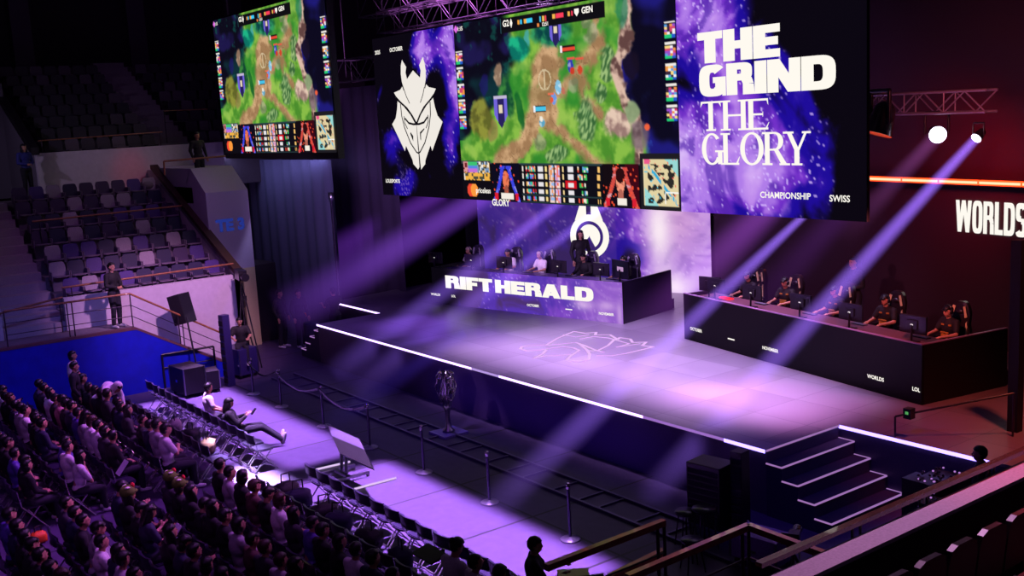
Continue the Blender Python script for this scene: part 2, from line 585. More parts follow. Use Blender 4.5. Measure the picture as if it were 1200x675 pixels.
    # player icons down both sides
    for side, x0 in ((0, .004), (1, .958)):
        for k in range(5):
            y0 = .150+k*.0925
            if x0 < u < x0+.037 and y0 < v < y0+.074:
                a = (u-x0)/.037; b = (v-y0)/.074
                if b < .14: c = (236, 230, 225)
                elif b < .2: c = (20, 16, 30)
                elif b > .82: c = (40, 200, 120) if a < .65 else (40, 90, 200)
                else:
                    q = hsh(int(a*4), int(b*6), k+side*7)
                    c = [(236, 150, 70), (246, 214, 130), (210, 70, 110), (240, 235, 240), (90, 160, 220), (150, 80, 200), (60, 40, 60)][int(q*7) % 7]
    # bottom strip
    if v > .785 or (u < .165 and v > .775) or (u > .853 and v > .738):
        c = (15, 12, 20)
        if v < .789 and u < .853: c = (70, 66, 74)
        # item list
        if .01 < u < .158 and .782 < v < .888:
            c = (70, 72, 62)
            if v < .84:
                if u < .035: c = (220, 150, 150) if hsh(int(u*120), int(v*80)) > .4 else (120, 40, 50)
                elif u < .088: c = (60, 190, 110) if v < .803 else (90, 130, 220) if v < .822 else (190, 110, 210)
                elif hsh(int(u*170), int(v*90)) > .35: c = [(236, 190, 120), (120, 150, 190), (236, 230, 220)][int(hsh(int(u*90), int(v*60), 3)*3)]
            elif hsh(int(u*110), int(v*60), 1) > .3: c = (236, 176, 70) if hsh(int(u*110), 2) > .25 else (230, 220, 210)
        for cx, cc in ((.047, (232, 70, 50)), (.066, (246, 150, 60))):
            if math.hypot((u-cx)*1.78, v-.944) < .038: c = cc
        # generic hooded portraits
        for cx, dark, arch, skin in ((.243, (14, 12, 30), (60, 66, 220), (232, 120, 84)), (.772, (60, 8, 22), (206, 74, 66), (240, 150, 120))):
            if abs(u-cx) < .072:
                c = dark if (cx > .5 and u > cx+.02) or cx < .5 else (20, 12, 18)
                x = (u-cx)/.055; y = (v-.80)/.19
                if y > 0 and abs(abs(x)-(.28+.85*y*y**.3 if y > 0 else 0)) < .15+.1*(y < .1): c = mix(arch, (225, 215, 240), .6*sstep(.1, .5, n3))
                elif y > 0 and abs(x) < .28+.85*y: c = (18, 12, 24)
                if (x/.30)**2+((y-.42)/.27)**2 < 1: c = mix(skin, (120, 40, 40), .5*sstep(.05, .4, n3))
                if (x/.2)**2+((y-.73)/.16)**2 < 1: c = mix(skin, dark, .35)
                if cx > .5 and (x/.34)**2+((y-.22)/.2)**2 < 1: c = (44, 12, 16)
                if hsh(int(u*180), int(v*100), 5) > .965: c = (240, 80, 50)
                if abs(u-cx-.004) < (.034 if cx < .5 else .018) and .952 < v < .988: c = (240, 232, 220)
                if abs(v-.97) < .02 and .045 < abs(u-cx) < .062: c = (214, 30, 50)
        # score table
        if .322 < u < .696:
            k = int((v-.795)/.0395); q = (v-.795)/.0395-k
            c = (16, 14, 24) if q > .08 else (40, 60, 64)
            if 0 <= k < 5:
                if k == 2 and .535 < u < .585: c = (206, 20, 34)
                if .25 < q < .85:
                    for x0, x1, cols, th_ in ((.329, .337, [(236, 226, 214)], .0), (.348, .395, [(236, 226, 214), (226, 60, 70), (60, 190, 160), (90, 120, 220), (240, 170, 90)], .25), (.408, .432, [(226, 222, 226)], .0), (.443, .452, [(240, 214, 140)], 0),
                                              (.531-.008, .531, [(244, 214, 150)], 0), (.548, .575, [(230, 226, 230)], 0), (.592, .640, [(240, 200, 150), (226, 80, 60), (90, 160, 210), (60, 180, 90), (236, 226, 214)], .3), (.676, .688, [(240, 190, 110)], .1)):
                        if x0 < u < x1 and hsh(int(u*150), k, 2) >= th_: c = cols[int(hsh(int(u*150), k, int(q*3))*len(cols))]
                if .462 < u < .483 and q > .1: c = [(226, 150, 100), (150, 180, 226), (236, 210, 200)][int(hsh(int(u*170), k, int(q*3))*3)]
                if .489 < u < .511 and q > .1: c = [(236, 120, 100), (206, 170, 226), (246, 220, 210)][int(hsh(int(u*170), k, int(q*3)+4)*3)]
        # minimap
        if u > .853:
            c = (30, 28, 34)
            if .864 < u < .993 and .762 < v < .978:
                a = (u-.864)/.129; b = (v-.762)/.216
                if a+(1-b) > 1.62 or a+(1-b) < .42: c = (150, 212, 208)
                else: c = (222, 206, 160)
                q = noise.noise(Vector((a*7, b*7, 3)))
                if .12 < a < .9 and .1 < b < .95 and q > .02 and abs(a-b) > .09: c = (44, 42, 40)
                if abs(a-b) < .05 and .1 < a < .92: c = (60, 170, 210) if noise.noise(Vector((a*12, 0, 1))) > -.15 else c
                if noise.noise(Vector((a*16, b*16, 9))) > .48: c = (230, 80, 80) if a > b else (60, 190, 220)
                if a < .2 and b < .12: c = (232, 90, 140)
                if (abs(a-.62) < .012 and .72 < b < .97) or (abs(b-.72) < .012 and a > .62): c = (250, 250, 250)
                if a < .02 or b < .02: c = (240, 226, 180)
    return c
# ---------------------------------------------------------------- people
def remesh(mb, voxel, mats, name, smooth=6, extra=None):
    me = mb.mesh(name, mats)
    o = bpy.data.objects.new(name, me)
    COL.objects.link(o)
    r = o.modifiers.new('r', 'REMESH'); r.mode = 'VOXEL'; r.voxel_size = voxel; r.use_smooth_shade = True
    s = o.modifiers.new('s', 'SMOOTH'); s.iterations = smooth; s.factor = .5
    dg = bpy.context.evaluated_depsgraph_get()
    m2 = bpy.data.meshes.new_from_object(o.evaluated_get(dg))
    m2.name = name
    bpy.data.objects.remove(o); bpy.data.meshes.remove(me)
    m2.materials.clear()
    for m in (mats if isinstance(mats, (list, tuple)) else [mats]): m2.materials.append(m)
    if extra is not None:
        bm = bmesh.new(); bm.from_mesh(m2)
        for f in bm.faces: f.material_index = 0; f.smooth = True
        vs = [bm.verts.new(v) for v in extra.v]
        for f, mi in zip(extra.f, extra.m):
            try:
                q = bm.faces.new([vs[i] for i in f]); q.material_index = mi; q.smooth = True
            except ValueError:
                pass
        bm.to_mesh(m2); bm.free()
    return m2


def cap(mb, a, b, ra, rb, n=10):
    mb.tube(a, b, ra, rb, n)
    mb.ell(a, (ra,)*3, n, 6); mb.ell(b, (rb,)*3, n, 6)


def pose(kind):
    J = dict(pel=(0, 0, .53), wai=(0, -.01, .72), che=(0, -.03, .92), sho=.185, shz=1.02, shy=-.03, neck=(0, -.02, 1.10), head=(0, .015, 1.235),
             hp=8, hy=0, hip=.09, knee=(.12, .42, .51), ank=(.12, .44, .10), toe=(.13, .58, .04), elb=(.25, .03, .78), wri=(.10, .27, .66), hand=(-.45, .8, -.1))
    if kind == 'sit_phone': J.update(elb=(.23, .08, .78), wri=(.07, .32, .86), hp=-22, hand=(-.3, .6, .6), head=(0, .04, 1.225))
    if kind == 'sit_arms': J.update(elb=(.25, .1, .80), wri=(-.02, .2, .84), hand=(-.9, .2, .1), hp=12)
    if kind == 'sit_chin': J.update(elb=(.17, .22, .70), wri=(.05, .14, 1.0), hand=(-.2, .0, .95), hp=4, wai=(0, .04, .72), che=(0, .05, .90), shy=.05, shz=.99, neck=(0, .06, 1.07), head=(0, .10, 1.20))
    if kind == 'sit_turn': J.update(hy=30, hp=2)
    if kind == 'player': J.update(elb=(.27, .12, .80), wri=(.19, .40, .775), hand=(-.15, .97, -.05), hp=-8, wai=(0, .02, .72), che=(0, .03, .92), shy=.03, neck=(0, .05, 1.10), head=(0, .09, 1.225))
    if kind == 'slouch': J.update(pel=(0, .12, .50), wai=(0, .02, .64), che=(0, -.08, .82), shy=-.12, shz=.91, neck=(0, -.12, .99), head=(0, -.08, 1.12), hp=-18, knee=(.10, .55, .50), ank=(.10, .98, .14), toe=(.12, 1.04, .28), elb=(.24, .02, .70), wri=(.06, .25, .80), hand=(-.3, .6, .5))
    if kind.startswith('stand'):
        J.update(pel=(0, 0, .95), wai=(0, .0, 1.12), che=(0, -.01, 1.32), shz=1.42, shy=-.01, neck=(0, 0, 1.50), head=(0, .03, 1.63), knee=(.10, .03, .51), ank=(.11, -.01, .09), toe=(.13, .14, .04),
                 elb=(.26, -.03, 1.16), wri=(.25, .09, .93), hand=(0, .3, -.95), hp=2)
    if kind == 'stand_clasp': J.update(elb=(.25, .02, 1.15), wri=(.07, .22, 1.10), hand=(-.9, .3, -.1))
    if kind == 'stand_camera': J.update(elb=(.25, .14, 1.20), wri=(.17, .36, 1.26), hand=(-.3, .9, .2), hp=-4)
    if kind == 'stoop': J.update(pel=(0, -.05, .93), wai=(0, .08, 1.05), che=(0, .27, 1.18), shz=1.22, shy=.35, neck=(0, .44, 1.22), head=(0, .55, 1.24), hp=-55, knee=(.10, .05, .50), ank=(.11, -.05, .09), toe=(.13, .1, .04), elb=(.24, .40, .98), wri=(.16, .52, .78), hand=(0, .3, -.9))
    return J


_bodies = {}
M_SKIN = mat('skin', (196, 142, 120), .5, scale=30, var=.06, spec=.3)
M_LIP = mat('lips', (150, 80, 76), .5)
M_EYE = mat('dark eyes', (24, 18, 20), .2)
M_HAIR = mat('black hair', (14, 11, 14), .38, scale=90, var=.3, bump=.5)
M_HAIRB = mat('brown hair', (58, 34, 26), .42, scale=90, var=.3, bump=.5)
M_HAIRP = mat('bleached pale hair', (190, 170, 160), .45, scale=90, var=.2, bump=.5)
M_BLUEPANT = mat('dark trousers cloth', (30, 28, 42), .85, bump=.3)
M_SHOE = mat('pale trainers', (200, 196, 205), .6)


def person_meshes(kind, sleeve, hair):
    key = (kind, sleeve, hair)
    if key in _bodies: return _bodies[key]
    J = pose(kind)
    V = Vector
    def side(p, s): return V((p[0]*s, p[1], p[2]))
    Mh = Euler((R(J['hp']), 0, R(J['hy']))).to_matrix()
    hc = V(J['head'])
    def H(x, y, z): return hc + Mh @ V((x, y, z))
    pel, wai, che, nk = V(J['pel']), V(J['wai']), V(J['che']), V(J['neck'])
    kb = ('body', kind)
    if kb not in _bodies:
        b = MB()
        axis = che-pel
        b.ell(pel, (.155, .115, .11), 12, 8); b.ell(wai, (.13, .095, .13), 12, 8); b.ell(che, (.165, .115, .17), 12, 8)
        cap(b, pel, che, .10, .11)
        cap(b, V((-J['sho']*.8, J['shy'], J['shz'])), V((J['sho']*.8, J['shy'], J['shz'])), .062, .062)
        cap(b, nk-V((0, .0, .06)), hc-Mh @ V((0, .015, .06)), .058, .05)
        b.ell(hc+Mh @ V((0, -.008, .022)), (.076, .094, .088), 14, 10, M=Mh)
        b.ell(hc+Mh @ V((0, .014, -.035)), (.060, .072, .082), 14, 10, M=Mh)
        b.tube(H(0, .078, .018), H(0, .104, -.018), .010, .016, 6); b.ell(H(0, .094, -.020), (.017, .014, .011), 8, 6)
        for s in (-1, 1):
            b.ell(H(s*.078, -.008, -.006), (.012, .022, .032), 8, 6, M=Mh)
            sh = V((s*J['sho'], J['shy'], J['shz'])); el = side(J['elb'], s); wr = side(J['wri'], s)
            if kind == 'sit_arms': el = side(J['elb'], s); wr = V((J['wri'][0]*s+s*-.02, J['wri'][1]+s*.02, J['wri'][2]+s*.02))
            cap(b, sh, el, .056, .042); cap(b, el, wr, .041, .027)
            hd = V((J['hand'][0]*s, J['hand'][1], J['hand'][2])).normalized()
            cap(b, wr, wr+hd*.06, .027, .034)
            hp_ = V((s*J['hip'], pel.y, pel.z-.01)); kn = side(J['knee'], s); an = side(J['ank'], s)
            cap(b, hp_, kn, .088, .060); cap(b, kn, an, .056, .038)
            cap(b, an-V((0, .03, .03)), side(J['toe'], s), .038, .030)
        ex = MB()
        for s in (-1, 1):
            wr = side(J['wri'], s)
            if kind == 'sit_arms': wr = V((J['wri'][0]*s+s*-.02, J['wri'][1]+s*.02, J['wri'][2]+s*.02))
            hd = V((J['hand'][0]*s, J['hand'][1], J['hand'][2])).normalized()
            sd = hd.cross(V((0, 0, 1))) if abs(hd.z) < .9 else V((1, 0, 0))
            sd.normalize(); dn = sd.cross(hd).normalized()
            if dn.z > 0: dn = -dn
            for k, L in enumerate((.072, .082, .076, .060)):
                r0 = wr+hd*.075+sd*((k-1.5)*.019)
                m_ = r0+hd*(L*.55)+dn*.006; e_ = m_+hd*(L*.42)+dn*.022
                ex.tube(wr+hd*.05+sd*((k-1.5)*.017), r0, .010, .0095, 6, 0); ex.tube(r0, m_, .0092, .0084, 6, 0); ex.tube(m_, e_, .0084, .0065, 6, 0)
            ts = -s if hd.y > .3 or abs(hd.z) > .5 else s
            t0 = wr+hd*.025-sd*(.026*s); t1 = t0+hd*.03-sd*(.022*s); t2 = t1+hd*.03+dn*.008
            ex.tube(t0, t1, .012, .010, 6, 0); ex.tube(t1, t2, .010, .008, 6, 0)
            ex.ell(H(s*.030, .083, .012), (.013, .006, .006), 8, 5, 1, M=Mh)
            ex.tube(H(s*.016, .090, .032), H(s*.045, .083, .030), .003, .0025, 5, 1)
        ex.tube(H(-.021, .087, -.052), H(.021, .087, -.052), .006, .006, 6, 2)
        _bodies[kb] = remesh(b, .0145, [M_SKIN, M_EYE, M_LIP], 'body', 4, ex)
    ks = ('shirt', kind, sleeve)
    if ks not in _bodies:
        b = MB()
        b.ell(wai, (.152, .118, .15), 12, 8); b.ell(che, (.185, .135, .18), 12, 8); b.ell(pel+V((0, 0, .03)), (.168, .128, .10), 12, 8)
        cap(b, wai, che, .12, .13)
        cap(b, V((-J['sho']*.82, J['shy'], J['shz'])), V((J['sho']*.82, J['shy'], J['shz'])), .076, .076)
        cap(b, nk-V((0, 0, .08)), nk-V((0, 0, .03)), .08, .066)
        for s in (-1, 1):
            sh = V((s*J['sho'], J['shy'], J['shz'])); el = side(J['elb'], s); wr = side(J['wri'], s)
            if kind == 'sit_arms': wr = V((J['wri'][0]*s+s*-.02, J['wri'][1]+s*.02, J['wri'][2]+s*.02))
            if sleeve == 'short': cap(b, sh, sh.lerp(el, .72), .072, .066)
            else: cap(b, sh, el, .071, .058); cap(b, el, el.lerp(wr, .93), .057, .040)
        if sleeve == 'hood':
            b.ell(hc+Mh @ V((0, -.02, .01)), (.105, .115, .135), 12, 9, M=Mh)
            cap(b, hc-Mh @ V((0, .03, .06)), nk, .09, .09)
        if sleeve == 'coat':
            cap(b, pel, V((pel.x, pel.y, pel.z-.35)), .17, .16)
        if sleeve == 'hood':
            # leave the front of the hood open round the face
            me = remesh(b, .019, [M_GREYCLOTH], 'hooded_top', 5)
            bm = bmesh.new(); bm.from_mesh(me)
            f_ = Mh @ V((0, 1, 0))
            kill = [v for v in bm.verts if (v.co-hc).dot(f_) > .055 and (v.co-hc).length < .135]
            bmesh.ops.delete(bm, geom=kill, context='VERTS'); bm.to_mesh(me); bm.free()
            _bodies[ks] = me
        else: _bodies[ks] = remesh(b, .019, [M_GREYCLOTH], 'shirt', 5)
    kt = ('trousers', kind)
    if kt not in _bodies:
        b = MB()
        b.ell(pel, (.172, .132, .115), 12, 8)
        for s in (-1, 1):
            hp_ = V((s*J['hip'], pel.y, pel.z-.01)); kn = side(J['knee'], s); an = side(J['ank'], s)
            cap(b, hp_, kn, .104, .076); cap(b, kn, kn.lerp(an, .93), .074, .060)
        _bodies[kt] = remesh(b, .02, [M_BLUEPANT], 'trousers', 4)
    kf = ('shoe', kind)
    if kf not in _bodies:
        prs = []
        for s in (-1, 1):
            b = MB()
            an = side(J['ank'], s); to = side(J['toe'], s); d = (to-an).normalized()
            q = an-V((0, .035, .035)) if kind != 'slouch' else an-V((0, .0, .05))
            cap(b, q, to, .048, .040)
            prs.append(remesh(b, .018, [M_SHOE], 'shoe', 2))
        _bodies[kf] = prs
    kh = ('hair', kind, hair)
    if kh not in _bodies:
        b = MB()
        if hair != 'bald':
            def shape(v):
                f = v.y; z = v.z
                k = 1.0
                if f > .25 and z < .42: k = .72
                if z < -.55 and f > -.2: k = .7
                if abs(v.x) > .8 and -.35 < f < .35 and z < -.1: k = .8
                return v*(k*(1+.05*noise.noise(v*3.5)))
            b.ell(hc+Mh @ V((0, -.012, .024)), (.095, .112, .108), 20, 14, M=Mh, fn=shape)
            if hair == 'long':
                b.ell(hc+Mh @ V((0, -.062, -.08)), (.092, .058, .17), 14, 10, M=Mh, fn=lambda v: v*(1+.06*noise.noise(v*4)))
                for s in (-1, 1): b.ell(hc+Mh @ V((s*.078, -.015, -.08)), (.026, .05, .13), 10, 8, M=Mh)
            if hair == 'bob':
                b.ell(hc+Mh @ V((0, -.04, -.03)), (.10, .078, .10), 14, 10, M=Mh)
            if hair == 'bun': b.ell(hc+Mh @ V((0, -.10, .07)), (.05, .05, .05), 10, 8)
            if hair == 'fringe': b.ell(hc+Mh @ V((0, .070, .052)), (.070, .035, .030), 12, 8, M=Mh)
        _bodies[kh] = b.mesh('hair', [M_HAIR]) if b.v else None
    _bodies[key] = (_bodies[kb], _bodies[ks], _bodies[kt], _bodies[kf], _bodies[kh], hc, Mh)
    return _bodies[key]


def person(kind, label, loc, rz, shirt=None, sleeve='short', hair='short', hairm=None, trousers=None, shoes=None, group=None, scale=1.0, name='person', cat='person'):
    bd, st, tr, sh, hr, hc, Mh = person_meshes(kind, sleeve, hair)
    t = thing(name, label, cat, loc, rz, group)
    t.scale = (scale,)*3
    def link(nm, me, m=None):
        o = bpy.data.objects.new(nm, me); COL.objects.link(o); o.parent = t
        if m is not None: set_mat(o, m)
        return o
    link('body', bd)
    link('hooded_top' if sleeve == 'hood' else 'coat' if sleeve == 'coat' else 'shirt', st, shirt)
    link('trousers', tr, trousers); [link('shoe', q, shoes) for q in sh]
    if hr is not None: link('hair', hr, hairm)
    t['_h'] = tuple(hc)
    return t, hc, Mh


def headset(t, hc, Mh, m):
    h = MB()
    for i in range(10):
        a0 = PI*i/10; a1 = PI*(i+1)/10
        h.tube(hc+Mh @ Vector((.104*math.cos(a0), -.01, .02+.118*math.sin(a0))), hc+Mh @ Vector((.104*math.cos(a1), -.01, .02+.118*math.sin(a1))), .012, .012, 6)
    for s in (-1, 1):
        h.ell(hc+Mh @ Vector((s*.098, -.008, 0)), (.026, .045, .052), 10, 8)
    h.tube(hc+Mh @ Vector((-.10, .0, -.03)), hc+Mh @ Vector((-.05, .09, -.06)), .005, .005, 5)
    return h.build('headset', m, t)


# ---------------------------------------------------------------- furniture
M_SEATPAD = mat('glossy dark vinyl', (42, 34, 62), .34, coat=.15)
M_CHAIRLEG = mat('polished chair tube', (215, 205, 225), .22, .85)


def make_folding_chair():
    t = thing('folding_chair', 'x', 'chair')
    s = MB()
    pts = [(.21*math.copysign(abs(math.cos(a))**.55, math.cos(a)), .01+.20*math.copysign(abs(math.sin(a))**.55, math.sin(a))) for a in [2*PI*i/20 for i in range(20)]]
    s.prism(pts, .43, .46); s.prism([(x*.92, y*.92) for x, y in pts], .46, .472)
    s.build('seat', M_SEATPAD, t)
    b = MB()
    n = 8
    for k in range(n):
        x0 = -.215+.43*k/n; x1 = x0+.43/n
        y0 = -.205-.035*math.cos(x0/.215*PI/2); y1 = -.205-.035*math.cos(x1/.215*PI/2)
        for z0, z1, d in ((.60, .62, .0), (.62, .80, .0), (.80, .815, -.012)):
            b.add([(x0, y0-.03, z0), (x1, y1-.03, z0), (x1, y1-.045+d, z1), (x0, y0-.045+d, z1), (x0, y0-.01, z0), (x1, y1-.01, z0), (x1, y1-.022+d, z1), (x0, y0-.022+d, z1)],
                  [(0, 1, 2, 3), (5, 4, 7, 6), (3, 2, 6, 7), (1, 0, 4, 5)])
    b.build('backrest', M_SEATPAD, t)
    for sx in (-1, 1):
        MB().path([(sx*.22, .22, .012), (sx*.22, -.19, .50), (sx*.215, -.24, .80)], .012, 6).build('leg', M_CHAIRLEG, t)
        MB().path([(sx*.20, -.26, .012), (sx*.20, .12, .44)], .014, 6).build('leg', M_CHAIRLEG, t)
    MB().tube((-.22, .17, .07), (.22, .17, .07), .009, n=6).build('crossbar', M_CHAIRLEG, t)
    MB().tube((-.20, -.22, .06), (.20, -.22, .06), .009, n=6).build('crossbar', M_CHAIRLEG, t)
    return t


def make_gaming_chair(m_acc, m_body):
    t = thing('gaming_chair', 'x', 'chair')
    prof = [(.20, .50), (.25, .62), (.24, .80), (.20, .92), (.215, 1.04), (.22, 1.14), (.18, 1.26), (.13, 1.34), (.07, 1.37)]
    b = MB()
    out = prof+[(-x, z) for x, z in prof[::-1]]
    def bend(x, z, y): return (x, y-.10*(z-.45)*.8+.5*x*x, z)
    n = len(out)
    vf = [bend(x, z, -.20) for x, z in out]; vb = [bend(x*.97, z, -.30) for x, z in out]
    vm = [bend(x*.62, .5+(z-.5)*.95, -.175) for x, z in out]
    b.add(vf+vb, [(i, (i+1) % n, n+(i+1) % n, n+i) for i in range(n)], 0, True)
    b.add(vb, [tuple(range(n))], 0)
    b.add(vf+vm, [(i, n+i, n+(i+1) % n, (i+1) % n) for i in range(n)], 0, True)
    b.add(vm, [tuple(range(n))[::-1]], 0)
    b.build('backrest', m_body, t)
    for s in (-1, 1):
        a = MB()
        a.extr([bend(s*.225, .60, -.150), bend(s*.17, .62, -.155), bend(s*.15, .95, -.155), bend(s*.19, 1.0, -.150)], (0, -.01, 0))
        a.extr([bend(s*.19, 1.08, -.150), bend(s*.13, 1.06, -.155), bend(s*.08, 1.28, -.155), bend(s*.13, 1.30, -.150)], (0, -.01, 0))
        a.build('side_panel', m_acc, t)
    MB().ell((0, -.235, 1.17), (.10, .045, .055), 12, 8).build('headrest', m_body, t)
    MB().ell((0, .02, .47), (.27, .27, .06), 16, 8).build('seat', m_body, t, )
    for s in (-1, 1):
        MB().box(s*.29-.035, s*.29+.035, -.12, .14, .67, .70).box(s*.29-.02, s*.29+.02, -.02, .04, .45, .67).build('armrest', M_PLASTIC, t)
    g = MB().tube((0, 0, .10), (0, 0, .42), .035, n=10)
    for k in range(5):
        a_ = 2*PI*k/5
        g.tube((0, 0, .11), (.30*math.cos(a_), .30*math.sin(a_), .07), .03, .018, 6); g.ell((.30*math.cos(a_), .30*math.sin(a_), .03), (.03, .03, .03), 8, 6)
    g.build('base', M_PLASTIC, t)
    return t


def make_monitor():
    t = thing('monitor', 'x', 'monitor')
    MB().box(-.31, .31, -.02, .02, .16, .52).box(-.12, .12, .02, .05, .25, .43).build('screen_housing', M_PLASTIC, t, .006)
    f = MB().box(-.30, .30, -.024, -.021, .175, .51).build('screen', glow('dim monitor face', (70, 90, 150), .5), t)
    MB().tube((0, .055, .02), (0, .045, .34), .022, n=8).box(-.12, .12, -.06, .12, 0, .02).build('stand', M_PLASTIC, t)
    MB().ell((0, .052, .34), (.035, .004, .018), 12, 6).build('logo', G_WHITE, t)
    return t


def make_stanchion():
    t = thing('stanchion', 'x', 'stanchion')
    MB().lathe([(0, 0), (.17, 0), (.175, .012), (.16, .025), (.05, .045), (.03, .06), (0, .06)], n=24).build('base', mat('satin post base', (150, 140, 170), .3, .6), t)
    MB().tube((0, 0, .05), (0, 0, .88), .026, n=12).build('post', mat('dark post', (70, 62, 90), .3, .7), t)
    MB().lathe([(0, .98), (.032, .978), (.038, .96), (.038, .89), (.03, .875), (0, .875)], n=14).build('belt_head', M_CHROME, t)
    return t


def truss(name, label, p0, p1, w=.3, group=None, bays=None, r=.024, up=Vector((0, 0, 1))):
    p0 = Vector(p0); p1 = Vector(p1)
    t = thing(name, label, 'truss', p0, 0, group)
    d = (p1-p0); L = d.length; d.normalize()
    s = d.cross(up).normalized(); u = s.cross(d).normalized()
    c = [s*(a*w/2)+u*(b*w/2) for a, b in ((-1, -1), (1, -1), (1, 1), (-1, 1))]
    for q in c: MB().tube(q, q+d*L, r, n=6).build('chord', M_TRUSS, t)
    n = bays or max(1, int(round(L/(w*1.1))))
    br = MB()
    for k in range(n):
        a0 = L*k/n; a1 = L*(k+1)/n
        for i in range(4):
            q0, q1 = c[i], c[(i+1) % 4]
            if k % 2: q0, q1 = q1, q0
            br.tube(q0+d*a0, q1+d*a1, r*.55, n=5); 
            if k % 2 == 0: br.tube(q0+d*a0, q1+d*a0, r*.5, n=5)
    br.build('bracing', M_TRUSS, t)
    return t
# ================================================================ THE PLACE
HS = 1.167                                     # stage height

# ---------------------------------------------------------------- arena floor
fm = bpy.data.materials.new('arena floor covering')
fm.use_nodes = True
nt = fm.node_tree; bs = nt.nodes['Principled BSDF']
tc = nt.nodes.new('ShaderNodeTexCoord'); sx = nt.nodes.new('ShaderNodeSeparateXYZ')
nt.links.new(tc.outputs['Object'], sx.inputs[0])
def mth(op, a, b=None):
    n = nt.nodes.new('ShaderNodeMath'); n.operation = op
    for i, v in enumerate((a, b)):
        if v is None: continue
        if isinstance(v, (int, float)): n.inputs[i].default_value = v
        else: nt.links.new(v, n.inputs[i])
    return n.outputs[0]
fx = mth('ABSOLUTE', mth('SUBTRACT', mth('FRACT', mth('DIVIDE', mth('ADD', sx.outputs[0], 58.67), 2.28)), .5))
fy = mth('ABSOLUTE', mth('SUBTRACT', mth('FRACT', mth('DIVIDE', mth('ADD', sx.outputs[1], 41.3), 6.1)), .5))
ln = mth('MAXIMUM', mth('LESS_THAN', fx, .012), mth('LESS_THAN', fy, .004))
nz = nt.nodes.new('ShaderNodeTexNoise'); nz.inputs['Scale'].default_value = 5
nt.links.new(tc.outputs['Object'], nz.inputs['Vector'])
rp = nt.nodes.new('ShaderNodeValToRGB')
rp.color_ramp.elements[0].color = (*lin((64, 50, 86)), 1); rp.color_ramp.elements[1].color = (*lin((84, 68, 108)), 1)
nt.links.new(nz.outputs['Fac'], rp.inputs['Fac'])
mx = nt.nodes.new('ShaderNodeMix'); mx.data_type = 'RGBA'
nt.links.new(ln, mx.inputs['Factor']); nt.links.new(rp.outputs['Color'], mx.inputs['A'])
mx.inputs['B'].default_value = (*lin((30, 26, 36)), 1)
nt.links.new(mx.outputs['Result'], bs.inputs['Base Color'])
bs.inputs['Roughness'].default_value = .55
struct('floor', MB().box(-62, 4, -6, 42, -.2, 0), fm)

# ---------------------------------------------------------------- stage
dm = bpy.data.materials.new('stage deck tiles')
dm.use_nodes = True
nt = dm.node_tree; bs = nt.nodes['Principled BSDF']
tc = nt.nodes.new('ShaderNodeTexCoord')
sx = nt.nodes.new('ShaderNodeSeparateXYZ'); nt.links.new(tc.outputs['Object'], sx.inputs[0])
gx_ = mth('ABSOLUTE', mth('SUBTRACT', mth('FRACT', mth('DIVIDE', mth('ADD', sx.outputs[0], 60), 1.22)), .5))
gy_ = mth('ABSOLUTE', mth('SUBTRACT', mth('FRACT', mth('DIVIDE', mth('ADD', sx.outputs[1], 60), 1.22)), .5))
gl = mth('MAXIMUM', mth('LESS_THAN', gx_, .006), mth('LESS_THAN', gy_, .006))
cx_ = nt.nodes.new('ShaderNodeTexWhiteNoise'); cx_.noise_dimensions = '2D'
cm = nt.nodes.new('ShaderNodeCombineXYZ')
nt.links.new(mth('FLOOR', mth('ADD', mth('DIVIDE', mth('ADD', sx.outputs[0], 60), 1.22), .5)), cm.inputs[0]); nt.links.new(mth('FLOOR', mth('ADD', mth('DIVIDE', mth('ADD', sx.outputs[1], 60), 1.22), .5)), cm.inputs[1])
nt.links.new(cm.outputs[0], cx_.inputs['Vector'])
rq = nt.nodes.new('ShaderNodeValToRGB'); rq.color_ramp.elements[0].color = (*lin((126, 116, 134)), 1); rq.color_ramp.elements[1].color = (*lin((148, 138, 156)), 1)
nt.links.new(cx_.outputs['Value'], rq.inputs['Fac'])
mx = nt.nodes.new('ShaderNodeMix'); mx.data_type = 'RGBA'
nt.links.new(gl, mx.inputs['Factor']); nt.links.new(rq.outputs['Color'], mx.inputs['A']); mx.inputs['B'].default_value = (*lin((96, 86, 106)), 1)
nt.links.new(mx.outputs['Result'], bs.inputs['Base Color'])
nz = nt.nodes.new('ShaderNodeTexNoise'); nz.inputs['Scale'].default_value = 2.2
nt.links.new(tc.outputs['Object'], nz.inputs['Vector'])
mr = nt.nodes.new('ShaderNodeMapRange'); mr.inputs['To Min'].default_value = .22; mr.inputs['To Max'].default_value = .40
bs.inputs['Roughness'].default_value = .34
bs.inputs['Specular IOR Level'].default_value = .6

stage = thing('stage', 'wide black stage with a glossy tiled deck and glowing violet edge strips', 'stage', (0, 0, 0))
XL, XR, YF, YB = -28.3, -11.42, 13.45, 15.44
foot = [(XL, YF), (XR, YF), (XR, YB), (-7.6, YB), (-6.6, 27), (-33, 27), (-31.5, 15.6), (XL, 15.6)]
MB().prism(foot, HS-.05, HS).build('deck', dm, stage)
MB().prism([(x*.9997, y+.02) for x, y in foot], 0.0, HS-.05).build('skirt', mat('violet black stage skirt', (70, 52, 84), .55, bump=.1), stage)
def strip(a, b, m, h=.05):
    a = Vector(a); b = Vector(b); d = (b-a).normalized(); n = Vector((d.y, -d.x, 0))*.012
    return MB().extr([a, b, b-Vector((0, 0, h)), a-Vector((0, 0, h))], n).build('light_strip', m, stage)
strip((XL, YF-.002, HS), (-20.2, YF-.002, HS), G_EDGE); strip((-20.2, YF-.002, HS), (-19.1, YF-.002, HS), glow('dimmer strip', (180, 150, 225), 1.0))
